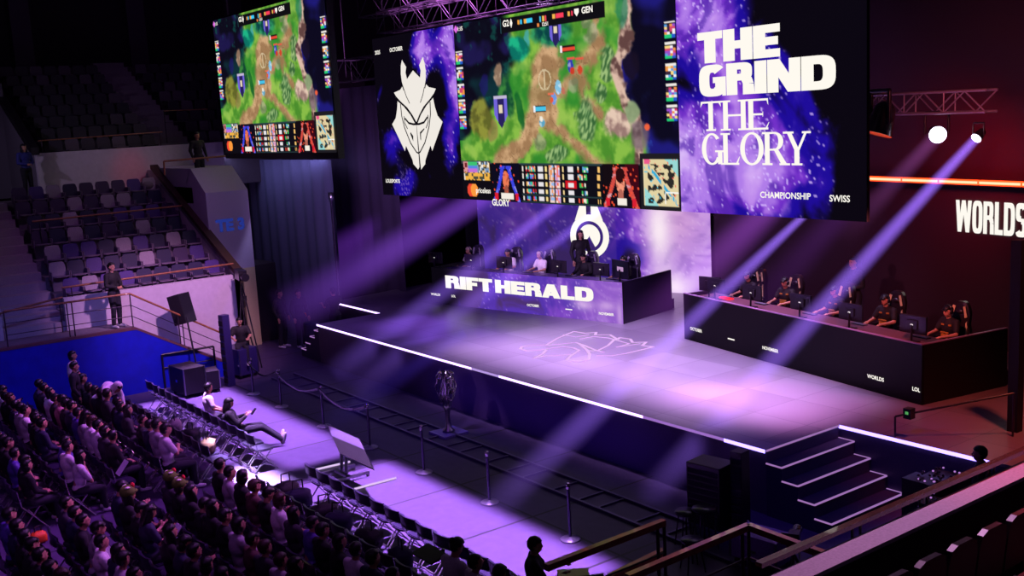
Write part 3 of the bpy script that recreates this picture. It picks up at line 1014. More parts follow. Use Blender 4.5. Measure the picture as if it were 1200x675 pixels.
strip((-19.1, YF-.002, HS), (-14.4, YF-.002, HS), G_EDGE); strip((-14.4, YF-.002, HS), (-12.35, YF-.002, HS), glow('faint strip', (170, 120, 215), .8)); strip((-12.35, YF-.002, HS), (XR-.02, YF-.002, HS), G_EDGE2, .06)
strip((XR, YB-.004, HS), (-8.5, YB-.004, HS), G_EDGE2, .06)
strip((-31.4, 15.6-.004, HS), (XL, 15.6-.004, HS), G_EDGE)
MB().box(XR, XR+.015, YF, YB, HS-.03, HS).build('edge_trim', G_NOSE, stage)
# line emblem lying on the deck: spiky beetle head drawn in pale lines
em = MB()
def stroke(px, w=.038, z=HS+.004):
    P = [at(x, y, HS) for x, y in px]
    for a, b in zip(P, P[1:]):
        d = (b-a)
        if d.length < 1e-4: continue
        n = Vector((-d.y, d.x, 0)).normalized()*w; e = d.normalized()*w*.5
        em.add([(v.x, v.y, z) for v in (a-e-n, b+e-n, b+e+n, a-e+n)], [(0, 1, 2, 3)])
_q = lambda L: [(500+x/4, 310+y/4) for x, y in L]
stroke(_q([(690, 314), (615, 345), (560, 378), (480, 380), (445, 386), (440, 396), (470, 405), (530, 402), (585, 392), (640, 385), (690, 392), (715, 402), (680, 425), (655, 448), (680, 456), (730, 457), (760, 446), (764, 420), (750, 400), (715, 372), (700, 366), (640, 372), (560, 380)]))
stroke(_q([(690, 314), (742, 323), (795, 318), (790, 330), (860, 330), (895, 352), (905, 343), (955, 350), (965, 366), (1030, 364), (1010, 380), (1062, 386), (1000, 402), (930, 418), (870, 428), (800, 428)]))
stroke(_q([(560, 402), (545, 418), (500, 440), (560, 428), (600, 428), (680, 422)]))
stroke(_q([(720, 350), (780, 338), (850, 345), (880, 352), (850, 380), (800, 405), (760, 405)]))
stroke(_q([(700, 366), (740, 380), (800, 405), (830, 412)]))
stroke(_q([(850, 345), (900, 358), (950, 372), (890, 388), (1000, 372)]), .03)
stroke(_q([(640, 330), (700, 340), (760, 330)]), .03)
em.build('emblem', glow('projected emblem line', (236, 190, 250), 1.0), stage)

# side flight of steps down from the front deck, one each side
def steps(label, x0, sgn, y0, y1):
    t = thing('stage_stairs', label, 'stairs', (x0, y0, 0))
    for k in range(4):
        z = HS-.235*(k+1); xa = sgn*.33*k; xb = sgn*.33*(k+1)
        s = MB().box(min(xa, xb), max(xa, xb), 0, y1-y0, 0.0, z).build('step', mat('step carpet', (46, 34, 70), .8, bump=.2), t)
        m = G_NOSE
        n = MB().box(xb-.012, xb+.012, -.004, y1-y0, z-.012, z+.012).box(min(xa, xb), max(xa, xb), -.012, .006, z-.012, z+.012)
        n.box(min(xa, xb), max(xa, xb), y1-y0-.014, y1-y0+.004, z-.012, z+.012)
        n.build('nosing', m, s)
    return t
steps('four black steps with lilac lit nosings at the right end of the stage', XR, 1, YF, YB-.02)
steps('four dark steps beside the camera crew at the left end of the stage', XL, -1, YF+.05, 15.58)

# ---------------------------------------------------------------- led walls
LED = led_material('led picture', 1.05)
LEDSOFT = led_material('led picture back wall', 1.0)
SY, SX0, SX1, SZ0, SZ1 = 16.41, -29.0, -11.53, 4.72, 9.45
FX0, FX1 = -24.52, -16.15
wall = thing('led_screen', 'huge main led screen hanging over the stage between two banners', 'screen', (0, SY, 0))
MB().box(SX0, SX1, .02, .09, SZ0, SZ1).build('housing', M_BLACK, wall)
def left_banner(u, v):
    x = u*4.48; z = v*4.73
    a = -.28+1.15*gauss(u, v, 1.0, .12, .26, .30)+.85*gauss(u, v, .62, .10, .14, .20)+.75*gauss(u, v, .98, .45, .14, .22)+.50*gauss(u, v, .05, .33, .12, .14)+.5*gauss(u, v, .85, .72, .12, .2)
    a += .72*gauss(u, v, .25, .88, .28, .20)+.50*gauss(u, v, .12, .66, .2, .12)
    c = splash(x, z, a, 2.0)
    if u < .6 and c[0] > 90 and v > .2: c = mix(c, (46, 20, 140), .55)
    return c
def right_banner(u, v):
    x = u*4.62; z = v*4.73
    a = -.10+1.15*gauss(u, v, .05, .80, .48, .5)+.75*gauss(u, v, .15, .12, .20, .2)+.35*gauss(u, v, .55, .60, .28, .35)+.30*gauss(u, v, .78, .80, .22, .35)-.5*sstep(.78, .98, u)-.45*gauss(u, v, .9, .15, .4, .3)-.25*gauss(u, v, .05, .35, .1, .15)
    return splash(x, z, a, 11.0)
lb = picture('banner_panel', 100, 105, (SX0, 0, SZ1), (FX0-SX0, 0, 0), (0, 0, SZ0-SZ1), left_banner, LED, wall)
rb = picture('banner_panel', 130, 130, (FX1, 0, SZ1), (SX1-FX1, 0, 0), (0, 0, SZ0-SZ1), right_banner, LED, wall)
fp = picture('game_panel', 320, 180, (FX0, 0, SZ1), (FX1-FX0, 0, 0), (0, 0, SZ0-SZ1), feed, LED, wall)
RX, UZ = (1, 0, 0), (0, 0, 1)
W_HEAVY = {'*': .86, 'T': .80, 'H': .90, 'E': .78, 'G': .92, 'R': .90, 'I': .38, 'N': 1.0, 'D': .98, ' ': .1, 'F': .74, 'A': 1.0, 'L': .70}
def on_wall(o): o['label'] = o.get('label', 'white words on the banner')
lettering('lettering', 'THE', W_HEAVY, .36, .25, .02, (-15.55, 0, 7.79), RX, UZ, 2.12, .62, G_WHITE, rb, pw=.7)
lettering('lettering', 'GRIND', W_HEAVY, .36, .25, .02, (-15.53, 0, 7.12), RX, UZ, 3.36, .625, G_WHITE, rb, pw=.62)
W_SER = {'*': .80, 'T': .78, 'H': .86, 'E': .72, 'G': .86, 'L': .64, 'O': .92, 'R': .74, 'Y': .80}
lettering('lettering', 'THE', W_SER, .185, .065, .10, (-15.50, 0, 6.42), RX, UZ, 1.76, .60, G_WHITE, rb, True, 1.0)
lettering('lettering', 'GLORY', W_SER, .185, .065, .045, (-15.50, 0, 5.73), RX, UZ, 2.70, .64, G_WHITE, rb, True, 1.0)
small_text('lettering', 'CHAMPIONSHIP', .17, (-13.36, 0, 5.14), RX, UZ, G_WHITE, rb, .02)
small_text('lettering', 'SWISS', .17, (-12.10, 0, 5.12), RX, UZ, G_WHITE, rb, .02)
small_text('lettering', '2025', .16, (-28.70, 0, 9.03), RX, UZ, G_WHITE, lb, .03)
small_text('lettering', 'OCTOBER', .16, (-27.60, 0, 9.04), RX, UZ, G_WHITE, lb, .03)
small_text('lettering', 'LOLESPORTS', .15, (-28.34, 0, 5.15), RX, UZ, G_WHITE, lb, .03)
small_text('lettering', 'GLORY', .24, (-22.72, -.03, 4.68), RX, UZ, G_WHITE, fp, .03)
def mirror_poly(mb, half, xc, y):
    """outline given down the left side, mirrored about the axis"""
    pts = [(xc+x, z) for x, z in half]+[(xc-x, z) for x, z in half[::-1] if abs(x) > 1e-6]
    n = len(pts)
    vs = [(x, y, z) for x, z in pts]
    mb.add(vs, [tuple(range(n))])
lg = MB(); ax = -26.73
def tri_fill(polys, m, name, parent, y):
    """concave outlines filled through a curve"""
    cu = bpy.data.curves.new(name, 'CURVE'); cu.dimensions = '2D'; cu.fill_mode = 'BOTH'
    for P in polys:
        sp = cu.splines.new('POLY'); sp.points.add(len(P)-1); sp.use_cyclic_u = True
        for q, (x, z) in zip(sp.points, P): q.co = (x, z, 0, 1)
    o = bpy.data.objects.new(name, cu); COL.objects.link(o)
    me = bpy.data.meshes.new_from_object(o.evaluated_get(bpy.context.evaluated_depsgraph_get()))
    bpy.data.objects.remove(o); bpy.data.curves.remove(cu)
    me.transform(Matrix(((1, 0, 0, 0), (0, 0, 1, y), (0, 1, 0, 0), (0, 0, 0, 1))))
    me.materials.clear(); me.materials.append(m)
    o = bpy.data.objects.new(name, me); COL.objects.link(o); o.parent = parent
    return o
def sym(h): return [(ax+x, z) for x, z in h]+[(ax-x, z) for x, z in h[::-1] if abs(x) > 1e-6]
horn = [(0, 8.38), (-.36, 8.15), (-.42, 8.34), (-.36, 8.50), (-.42, 8.56), (-.57, 8.72), (-.66, 8.55), (-.69, 8.32), (-.66, 8.08), (-.56, 7.86), (-.60, 7.83), (-.66, 7.95), (-.80, 7.86), (-1.16, 7.80), (-1.05, 7.68), (-.80, 7.52), (-.45, 7.33), (-.18, 7.10), (0, 6.90)]
cheek = [(-.06, 6.86), (-.30, 7.16), (-.62, 7.38), (-.98, 7.58), (-1.05, 7.30), (-1.16, 7.05), (-1.40, 6.87), (-.76, 6.06), (-.68, 6.22), (-.36, 5.80), (-.33, 5.68), (-.08, 5.52), (0, 5.60)]
G_CREAM = glow('cream logo light', (240, 234, 226), 1.0)
tri_fill([sym(horn)], G_CREAM, 'emblem', lb, -.012)
tri_fill([sym(cheek+[(0, 6.86)])], G_CREAM, 'emblem', lb, -.0125)
inkm = glow('dark emblem line', (14, 9, 18), 1.0)
ink = MB()
def inkline(P, w0=.022, y=-.017):
    for s in (-1, 1):
        Q = [Vector((ax+s*x, y, z)) for x, z in P]
        for a, b in zip(Q, Q[1:]):
            d = (b-a).normalized(); n = Vector((-d.z, 0, d.x))*w0
            ink.add([a-n-d*w0*.4, b-n+d*w0*.4, b+n+d*w0*.4, a+n-d*w0*.4], [(0, 1, 2, 3)])
inkline([(-.56, 7.86), (-.46, 7.66), (-.30, 7.45)], .016)
inkline([(-1.08, 7.62), (-.62, 7.38), (-.28, 7.13), (-.04, 6.86)], .022)
inkline([(-.82, 7.44), (-.80, 7.1), (-.68, 6.75), (-.40, 6.30), (-.10, 6.03), (0, 6.0)], .022)
inkline([(-.62, 7.02), (-.42, 6.88), (-.16, 6.84), (0, 6.84)], .030)
inkline([(-.66, 7.08), (-.66, 6.9), (-.52, 6.72)], .018)
inkline([(0, 6.84), (0, 6.1)], .006)
for s, P in ((-1, [(-.36, 6.62), (-.22, 6.50), (-.24, 6.34), (-.38, 6.56)]), (1, [(.16, 6.60), (.42, 6.72), (.42, 6.68), (.22, 6.56), (.20, 6.36), (.16, 6.40)])):
    ink.add([(ax+x, -.017, z) for x, z in P], [tuple(range(len(P)))])
ink.build('emblem_lines', inkm, lb)
small_text('lettering', 'priceless', .20, (FX0+.105*8.37*1.12, 0, SZ1-.945*4.73), RX, UZ, G_WHITE, fp, .02)
small_text('lettering', 'G2', .22, (FX0+.288*8.37, 0, SZ1-.044*4.73), RX, UZ, G_WHITE, fp, .03)
small_text('lettering', 'GEN', .20, (FX0+.665*8.37, 0, SZ1-.044*4.73), RX, UZ, G_WHITE, fp, .03)
small_text('lettering', '12:51', .12, (FX0+.478*8.37, 0, SZ1-.079*4.73), RX, UZ, G_WHITE, fp, .03)
small_text('lettering', '1:15', .15, (FX0+.040*8.37, 0, SZ1-.030*4.73), RX, UZ, G_WHITE, fp, .03)
sh_ = MB(); q = [(-.5, .5), (.5, .5), (.5, -.05), (0, -.6), (-.5, -.05)]
for cx, k in ((.315, -1), (.620, 1)):
    X0, Z0 = FX0+cx*8.37, SZ1-.046*4.73
    P = [(X0+x*.16, -.012, Z0+z*.16*(1 if k > 0 else 1)) for x, z in q] if k > 0 else [(X0+x*.13, -.012, Z0+z*.2) for x, z in ((0, .6), (.45, 0), (0, -.6), (-.45, 0))]
    sh_.add(P, [tuple(range(len(P)))])
sh_.build('team_marks', G_WHITE, fp)

# side screen: the same picture
s2 = thing('led_screen', 'smaller led screen hanging at the left over the empty stands', 'screen', (0, 14.08, 0))
LX0, LX1, LZ0, LZ1 = -35.72, -27.38, 6.17, 10.65
MB().box(LX0-.05, LX1+.05, .02, .22, LZ0-.18, LZ1+.05).build('housing', M_BLACK, s2)
o = fp.copy(); COL.objects.link(o); o.parent = s2
kx = (LX1-LX0)/(FX1-FX0); kz = (LZ1-LZ0)/(SZ1-SZ0)
o.scale = (kx, 1, kz); o.location = (LX0-FX0*kx, 0, LZ0-SZ0*kz)
for ch in fp.children:
    if abs((ch.bound_box[0][2])-4.6) > .4:
        c = ch.copy(); COL.objects.link(c); c.parent = o

for x_ in (-34.6, -28.4): MB().tube((x_, .12, LZ1), (x_, .12, 15.5), .03, n=6).build('hanging_rod', M_TRUSS, s2)
# back led wall, turned towards the middle of the stage
bw = thing('led_wall', 'upright led wall with violet splashes behind the left team desk', 'screen', (-22.3, 23.9, HS), 0)
bd_ = Vector((-1.67, -.63, 0)).normalized(); bn = Vector((bd_.y, -bd_.x, 0))
if bn.y > 0: bn = -bn
bw.rotation_euler.z = math.atan2(-bd_.y, -bd_.x)          # local -x runs along the wall
BL = 8.6
def back_pic(u, v):
    x = u*BL; z = v*3.4
    a = .42+.60*sstep(.62, .85, u)+.30*gauss(u, v, .35, .1, .2, .4)-.45*gauss(u, v, .40, .55, .12, .4)-.10*gauss(u, v, .66, .6, .06, .5)
    c = splash(x, z, a, 21.0)
    c = mix(c, (196, 148, 224), .62*sstep(.62, .85, u)) if u > .62 else mix(c, (100, 66, 160), .35)
    g = gauss(u, v, .80, .45, .05, .3)+.9*gauss(u, v, .86, .95, .06, .12)+.6*gauss(u, v, .70, .12, .04, .08)
    c = mix(c, (66, 42, 112), .55*sstep(.72, .5, u))
    c = mix(c, (236, 176, 190), .35*gauss(u, v, .86, .35, .12, .3))
    return mix(c, (250, 232, 244), min(1, g))
picture('led_panel', 150, 60, (-BL, -.03, 3.6), (BL, 0, 0), (0, 0, -3.6), back_pic, LEDSOFT, bw)
MB().box(-BL, 0, 0, .2, 0, 3.6).build('housing', M_BLACK, bw)
pc = bw.matrix_world
_inv = Matrix.Rotation(-bw.rotation_euler.z, 4, 'Z') @ Matrix.Translation(-bw.location)
def onbw(px, py):
    v = _inv @ atp(px, py, bw.location+bn*.03, bn)
    return v.x, v.z
lc = onbw(691, 277); lt = onbw(691, 236)
def ringpoly(cx, cz, r0, r1, a0, a1, n, drop=0.0):
    out = []
    for i in range(n):
        t0 = R(a0+(a1-a0)*i/n); t1 = R(a0+(a1-a0)*(i+1)/n)
        f = lambda r, t: (cx+r*math.cos(t), -.045, cz+r*math.sin(t))
        out.append([f(r0, t0), f(r1, t0), f(r1, t1), f(r0, t1)])
    return out
ri = abs(onbw(714, 277)[0]-lc[0]); lo = MB()
ro = ri
for P in ringpoly(*lc, ro*.70, ro, 0, 360, 40): lo.add(P, [(0, 1, 2, 3)])
for P in ringpoly(*lc, ro*.02, ro*.55, -60, 225, 26): lo.add(P, [(0, 1, 2, 3)])
for s in (-1, 1):
    lo.add([(lc[0]+s*ro*.12, -.045, lc[1]+ro*1.75), (lc[0]+s*ro*.34, -.045, lc[1]+ro*1.7), (lc[0]+s*ro*.72, -.045, lc[1]+ro*.72), (lc[0]+s*ro*.12, -.045, lc[1]+ro*.9)], [(0, 1, 2, 3)])
lo.add([(lc[0]-ro*.40, -.045, lc[1]-ro*.9), (lc[0]+ro*.40, -.045, lc[1]-ro*.9), (lc[0], -.045, lc[1]-ro*1.42)], [(0, 1, 2)])
lo.build('ring_logo', G_WHITE, bw)

# ---------------------------------------------------------------- team desks
def local(o, p):
    return Matrix.Rotation(-o.rotation_euler.z, 4, 'Z') @ Matrix.Translation(-Vector(o.location)) @ Vector(p)
DH = 1.155
rd = thing('team_desk', 'long black team desk on the right half of the stage', 'desk', (-11.07, 17.46, HS), math.atan2(-1.37, 7.48))
RL = 7.6; RDp = 2.3                                   # local: x from -RL to 0, y back to RDp
MB().box(-RL, 0, 0, .06, 0, DH).build('front_panel', mat('gloss black led panel', (7, 5, 10), .55, spec=.25), rd)
MB().box(-.06, 0, .06, RDp, 0, DH).build('side_panel', mat('dead black panel', (7, 6, 9), .6), rd)
MB().box(-RL, -RL+.06, .06, RDp, 0, DH).build('side_panel', M_BLACK, rd)
MB().box(-RL+.06, -.06, .06, .95, DH-.14, DH-.09).build('tabletop', mat('desk top', (112, 70, 84), .4), rd)
MB().box(-RL, 0, -.004, .05, DH, DH+.02).box(-.05, 0, .05, RDp, DH, DH+.02).build('edge_trim', mat('lilac desk edge', (190, 150, 200), .35, .3), rd)
MB().box(-RL+.06, -.06, 1.0, RDp+.2, 0, .28).build('platform', M_BLACK, rd)
def on_desk(o, px, py):
    n = Matrix.Rotation(o.rotation_euler.z, 3, 'Z') @ Vector((0, -1, 0))
    return local(o, atp(px, py, o.location, n))
for tx, px, py in (('OCTOBER', 816, 386.5), ('NOVEMBER', 903, 409.5), ('WORLDS', 1026.5, 443), ('LOL', 1074, 456.5)):
    c = on_desk(rd, px, py)
    small_text('lettering', tx, .105, (c.x, 0, c.z), RX, UZ, G_WHITE, rd, .03)
c = on_desk(rd, 857, 397.5); MB().box(c.x-.12, c.x+.12, -.012, 0, c.z-.014, c.z+.014).build('lettering_dash', G_WHITE, rd)

ld = thing('team_desk', 'team desk with a glowing violet front reading RIFT HERALD', 'desk', (-21.1, 19.09, HS), math.atan2(1.49, 7.3))
LL = 7.45
def desk_pic(u, v):
    x = u*7.45; z = v*1.15
    a = -.05+.42*sstep(.15, .35, u)+.35*sstep(.6, .9, u)
    c = splash(x*1.3, z*1.3, a, 31.0)
    c = mix(c, (128, 84, 186), .55*sstep(.05, .25, u))
    c = mix(c, (236, 206, 240), .8*min(1, gauss(u, v, .82, .62, .05, .14)+gauss(u, v, .93, .60, .04, .12)+gauss(u, v, .985, .8, .012, .3)))
    c = mix(c, (168, 118, 206), .5*sstep(.7, .95, u))
    return mix(c, (10, 6, 16), sstep(.10, .04, u))
MB().box(-LL, 0, .01, .06, 0, DH).build('front_panel', M_BLACK, ld)
picture('led_panel', 170, 26, (-LL, 0, DH), (LL, 0, 0), (0, 0, -DH), desk_pic, LED, ld)
MB().box(-.06, 0, .06, 2.4, 0, DH).build('side_panel', mat('dark side panel', (40, 30, 60), .4), ld)
MB().box(-LL, -LL+.06, .06, 2.4, 0, DH).build('side_panel', M_BLACK, ld)
MB().box(-LL+.06, -.06, .06, .95, DH-.14, DH-.09).build('tabletop', mat('violet desk top', (96, 76, 130), .4), ld)
MB().box(-LL+.06, -.06, 1.0, 2.6, 0, .28).build('platform', M_BLACK, ld)
a_ = on_desk(ld, 522.5, 330); b_ = on_desk(ld, 696, 348)
W_R = {'*': .86, 'R': .92, 'I': .38, 'F': .76, 'T': .84, 'H': .92, 'E': .80, 'A': 1.02, 'L': .74, 'D': .96, ' ': .12}
z_ = (a_.z+b_.z)/2
lettering('lettering', 'RIFT HERALD', W_R, .36, .26, .02, (a_.x, -.01, z_-.17), RX, UZ, b_.x-a_.x, .40, G_WHITE, ld, pw=.65)
for tx, px, py in (('WORLDS', 511, 345), ('LOL', 532, 347), ('OCTOBER', 625, 358), ('NOVEMBER', 711, 368)):
    c = on_desk(ld, px, py); small_text('lettering', tx, .10, (c.x, -.01, max(.1, c.z)), RX, UZ, G_WHITE, ld, .03)
c = on_desk(ld, 667, 362.5); MB().box(c.x-.12, c.x+.12, -.02, -.01, c.z-.014, c.z+.014).build('lettering_dash', G_WHITE, ld)

# ---------------------------------------------------------------- players, chairs, monitors
def frm(desk, x, y, z=0.0): return Matrix.Translation(desk.location) @ Matrix.Rotation(desk.rotation_euler.z, 4, 'Z') @ Vector((x, y, z))
M_JBLACK = mat('black jersey', (26, 22, 30), .75, bump=.2)
M_JWHITE = mat('white jersey', (235, 225, 235), .75, bump=.2)
M_GOLD = mat('gold print', (190, 130, 50), .5)
M_HEADSET = mat('headset plastic', (30, 26, 36), .3, coat=.4)
gc = make_gaming_chair(mat('cream chair trim', (215, 200, 150), .5), mat('black chair leather', (34, 26, 34), .3, coat=.4))
gcw = make_gaming_chair(mat('grey chair trim', (150, 140, 170), .5), mat('plum black chair leather', (44, 34, 60), .3, coat=.4))
mon = make_monitor()
key = thing('keyboard', 'x', 'keyboard')
MB().box(-.18, .18, -.065, .065, 0, .018).build('case', M_PLASTIC, key, .004)
kk = MB()
for r_ in range(5):
    for c_ in range(14): kk.box(-.17+c_*.0245, -.150+c_*.0245, -.055+r_*.022, -.037+r_*.022, .018, .026)
kk.build('keys', mat('grey keys', (120, 112, 130), .5), key)
first = {}
def put(proto, loc, rz, label, group=None):
    n = proto.name
    if n not in first: first[n] = 1; o = proto
    else: o = copy_tree(proto)
    o.location = loc; o.rotation_euler.z = rz; o['label'] = label
    if group: o['group'] = group
    return o
# right desk
heads = [(1111, 362), (1036.7, 346), (977.5, 331.7), (919, 327.5), (876, 322)]
who = ['nearest the camera', 'second from the right end', 'in the middle', 'fourth from the right end', 'fifth from right, by the red keyboard']
PY = 1.55
inv = None
nr = Matrix.Rotation(rd.rotation_euler.z, 3, 'Z') @ Vector((0, -1, 0))
for k, (hx, hy) in enumerate(heads):
    c = local(rd, atp(hx, hy, frm(rd, 0, PY-.09), nr))
    px = c.x
    z0 = HS+.28
    t, hc, Mh = person('player', 'person in black jersey and headset, right desk, '+who[k], tuple(frm(rd, px, PY, .28)), rd.rotation_euler.z+PI+R((-6, 4, -3, 8, 0)[k]), M_JBLACK, 'short', 'fringe', group='players of the right team')
    headset(t, hc, Mh, M_HEADSET)
    MB().box(-.10, .10, .145, .175, .80, .82).box(-.08, .08, .15, .178, .70, .78).box(-.14, -.08, .12, .150, .95, .98).box(.02, .1, .135, .160, .95, .98).build('jersey_print', M_GOLD, t)
    put(gc, tuple(frm(rd, px, PY+.05, .28)), rd.rotation_euler.z+PI+R((10, 12, 6, 10, 5)[k]), 'gaming chair, right desk, '+who[k], 'gaming chairs of the right desk')
    put(mon, tuple(frm(rd, px+.10, .42, DH-.09)), rd.rotation_euler.z+PI+R(4), 'monitor of the right desk player '+who[k], 'monitors on the right desk')
    put(key, tuple(frm(rd, px-.05, .80, DH-.09)), rd.rotation_euler.z, 'keyboard of the right desk player '+who[k], 'keyboards on the right desk')
put(gc, tuple(frm(rd, -RL+.62, PY, .28)), rd.rotation_euler.z+PI+R(20), 'empty gaming chair at the inner left end of the right desk', 'gaming chairs of the right desk')
put(mon, tuple(frm(rd, -RL+.5, .45, DH-.09)), rd.rotation_euler.z+PI+R(20), 'black monitor at the inner left end of the right desk, no player', 'monitors on the right desk')
o = MB().box(-.2, .2, -.07, .07, 0, .03).build('keyboard_light', glow('red keyboard light', (255, 40, 60), 1.6)); p_ = local(rd, atp(858, 344, frm(rd, 0, .8), nr))
o.location = frm(rd, p_.x, .62, DH-.085); o.rotation_euler.z = rd.rotation_euler.z; o.name = 'keyboard'
tag(o, 'keyboard glowing red on the right desk near its inner end', 'keyboard')
# left desk
nl = Matrix.Rotation(ld.rotation_euler.z, 3, 'Z') @ Vector((0, -1, 0))
LH = [(549, 293, M_JWHITE, 'first from the left, in a white shirt', 'short'), (594.5, 294, M_JWHITE, 'second from the left, white shirt', 'short'), (632.5, 297, M_JWHITE, 'third from the left, white shirt, head lowered', 'short'),
      (683, 300, M_JBLACK, 'fourth from the left, dark jacket below the standing person', 'long'), (731, 303, M_JBLACK, 'fifth from the left, dark jacket beside the big monitor', 'long')]
for k, (hx, hy, sh, w, sl) in enumerate(LH):
    c = local(ld, atp(hx, hy, frm(ld, 0, PY-.09), nl)); px = c.x
    t, hc, Mh = person('player', 'seated person at the left desk, '+w, tuple(frm(ld, px, PY, .28)), ld.rotation_euler.z+PI+R((-8, 6, -12, 4, -10)[k]), sh, sl, 'short', M_HAIRP if k in (0, 2) else None, group='players of the left team')
    headset(t, hc, Mh, M_HEADSET)
    put(gcw, tuple(frm(ld, px+.06, PY+.05, .28)), ld.rotation_euler.z+PI+R((6, 10, 4, 8, 6)[k]), 'dark chair, left desk, '+w, 'gaming chairs of the left desk')
    put(mon, tuple(frm(ld, px+(-.45, -.52, -.50, -.05, .0)[k], .38, DH-.09)), ld.rotation_euler.z+PI-R((0, 0, 0, 6, 8)[k]), 'monitor of the left desk player '+w, 'monitors on the left desk')
    put(key, tuple(frm(ld, px+.05, .80, DH-.09)), ld.rotation_euler.z, 'keyboard of the left desk player '+w, 'keyboards on the left desk')
put(gcw, tuple(frm(ld, -LL+.35, PY, .28)), ld.rotation_euler.z+PI, 'empty gaming chair at the far left end of the left desk', 'gaming chairs of the left desk')
bm_ = thing('monitor', 'large monitor with a white sticker at the right end of the left desk', 'monitor', tuple(frm(ld, -.42, .55, DH-.09)), ld.rotation_euler.z+PI-R(20))
MB().box(-.40, .40, -.03, .03, .10, .60).build('screen_housing', M_PLASTIC, bm_, .006)
MB().tube((0, .05, 0), (0, .04, .35), .03).box(-.16, .16, -.1, .14, 0, .02).build('stand', M_PLASTIC, bm_)
MB().box(-.16, .14, .031, .034, .30, .42).build('sticker', glow('pale sticker', (206, 160, 214), .8), bm_)
# people standing on the stage
c = local(ld, atp(679, 262, frm(ld, 0, 2.3), nl))
t, hc, Mh = person('stand', 'person in a long dark coat standing before the round white logo', tuple(frm(ld, c.x, 2.3, .25)), ld.rotation_euler.z+PI+R(60), M_JBLACK, 'coat', 'long', scale=1.12)
c = local(rd, atp(1001, 309, frm(rd, 0, 3.1), nr))
person('stand_clasp', 'person in black standing behind the right team desk in the dark', tuple(frm(rd, c.x, 3.1, 0)), rd.rotation_euler.z+PI, M_JBLACK, 'long', 'short', scale=1.15)
# ---------------------------------------------------------------- left stands
WX, WZ = -28.95, 1.8                      # edge of the raised walkway
M_BLUE = mat('royal blue wall panel', (14, 26, 190), .45, var=.15, scale=3)
w = MB().box(-30.2, WX, -4, 8.4, 0, WZ)
E1 = atx(262, 424, WX); LOWY, LOWZ = E1.y, max(.12, E1.z)
for k_ in range(9): w.box(-30.2, WX, 8.4+(LOWY-8.4)*k_/9, 8.4+(LOWY-8.4)*(k_+1)/9, 0, WZ-(WZ-LOWZ)*(k_+1)/9.5)
struct('wall_arena_left', MB().extr([(WX+.01, -4, 0), (WX+.01, -4, WZ-.04), (WX+.01, 8.4, WZ-.04), (WX+.01, LOWY, LOWZ), (WX+.01, LOWY, 0)], (.03, 0, 0)), M_BLUE)
struct('walkway', w, M_CONC)
struct('trim_1', MB().box(WX-.12, WX+.05, -4, 8.4, WZ-.04, WZ+.03).extr([(WX-.06, 8.4, WZ-.04), (WX-.06, 8.4, WZ+.03), (WX-.06, LOWY, LOWZ+.05), (WX-.06, LOWY, LOWZ-.02)], (.11, 0, 0)), mat('dull red edge trim', (96, 60, 70), .6))
FWX = -30.2
struct('wall_stand_front', MB().box(FWX-.18, FWX, 6.95, 11.95, 0, 2.70).box(FWX-.18, FWX, -4, 5.35, 0, 2.70), M_WHITEWALL)
terr = MB()
for k in range(8):
    x1 = -30.38-.85*k
    terr.box(x1-.85 if k < 7 else -37.2, x1, 6.95, 11.8, 0, 2.3+.40*k)
    terr.box(x1-.85 if k < 7 else -37.2, x1, -4, 5.35, 0, 2.3+.40*k)
terr.box(-37.2, -36.33, 5.35, 6.95, 0, 5.1)
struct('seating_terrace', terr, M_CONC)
st = thing('stand_stairs', 'pale concrete stairs climbing the lower left stand beside the seats', 'stairs', (-30.38, 5.35, 1.8))
for k in range(14):
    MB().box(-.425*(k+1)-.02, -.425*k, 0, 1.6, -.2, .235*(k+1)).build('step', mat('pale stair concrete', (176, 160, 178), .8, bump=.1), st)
# sloping end wall of the lower stand with a dark wood cap
ew = MB()
ew.extr([(-30.2, 11.8, 0), (-30.2, 11.8, 2.75), (-36.6, 11.8, 5.75), (-37.2, 11.8, 5.75), (-37.2, 11.8, 0)], (0, .15, 0))
struct('wall_stand_end', ew, M_WHITEWALL)
struct('trim_2', MB().extr([(-30.0, 11.75, 2.72), (-30.0, 11.75, 2.86), (-36.7, 11.75, 5.93), (-36.7, 11.75, 5.79)], (0, .26, 0)), mat('dark wood capping', (62, 40, 36), .5))
# wall behind the lower stand and upper tier
struct('wall_upper_tier', MB().box(-37.4, -37.2, 8.25, 14.6, 4.9, 6.55), M_WHITEWALL)
struct('wall_vomitory', MB().extr([(-37.4, 8.25, 4.9), (-37.4, 8.25, 6.5), (-46, 8.25, 10.6), (-46, 8.25, 4.9)], (0, -.1, 0)).box(-41, -40.9, 5, 8.25, 5.0, 9), mat('grey wall in the gangway', (120, 112, 130), .8))
struct('trim_3', MB().extr([(-37.1, 8.1, 6.5), (-37.1, 8.1, 6.75), (-46, 8.1, 10.95), (-46, 8.1, 10.7)], (0, .25, 0)), M_BLACK)
ut = MB()
for k in range(10):
    ut.box(-38.25-.85*k, -37.4-.85*k, 8.25, 12.5, 5, 6.15+.40*k)
    ut.box(-38.25-.85*k, -37.4-.85*k, 13.7, 24, 5, 6.15+.40*k)
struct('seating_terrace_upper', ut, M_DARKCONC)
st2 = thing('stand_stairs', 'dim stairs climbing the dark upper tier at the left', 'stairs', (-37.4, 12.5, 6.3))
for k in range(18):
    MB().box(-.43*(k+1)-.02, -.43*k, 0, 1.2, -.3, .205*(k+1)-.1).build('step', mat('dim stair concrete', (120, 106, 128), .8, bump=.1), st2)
struct('wall_left', MB().box(-47.2, -46.8, -6, 42, 0, 18), mat('dark hall wall', (34, 28, 40), .9))
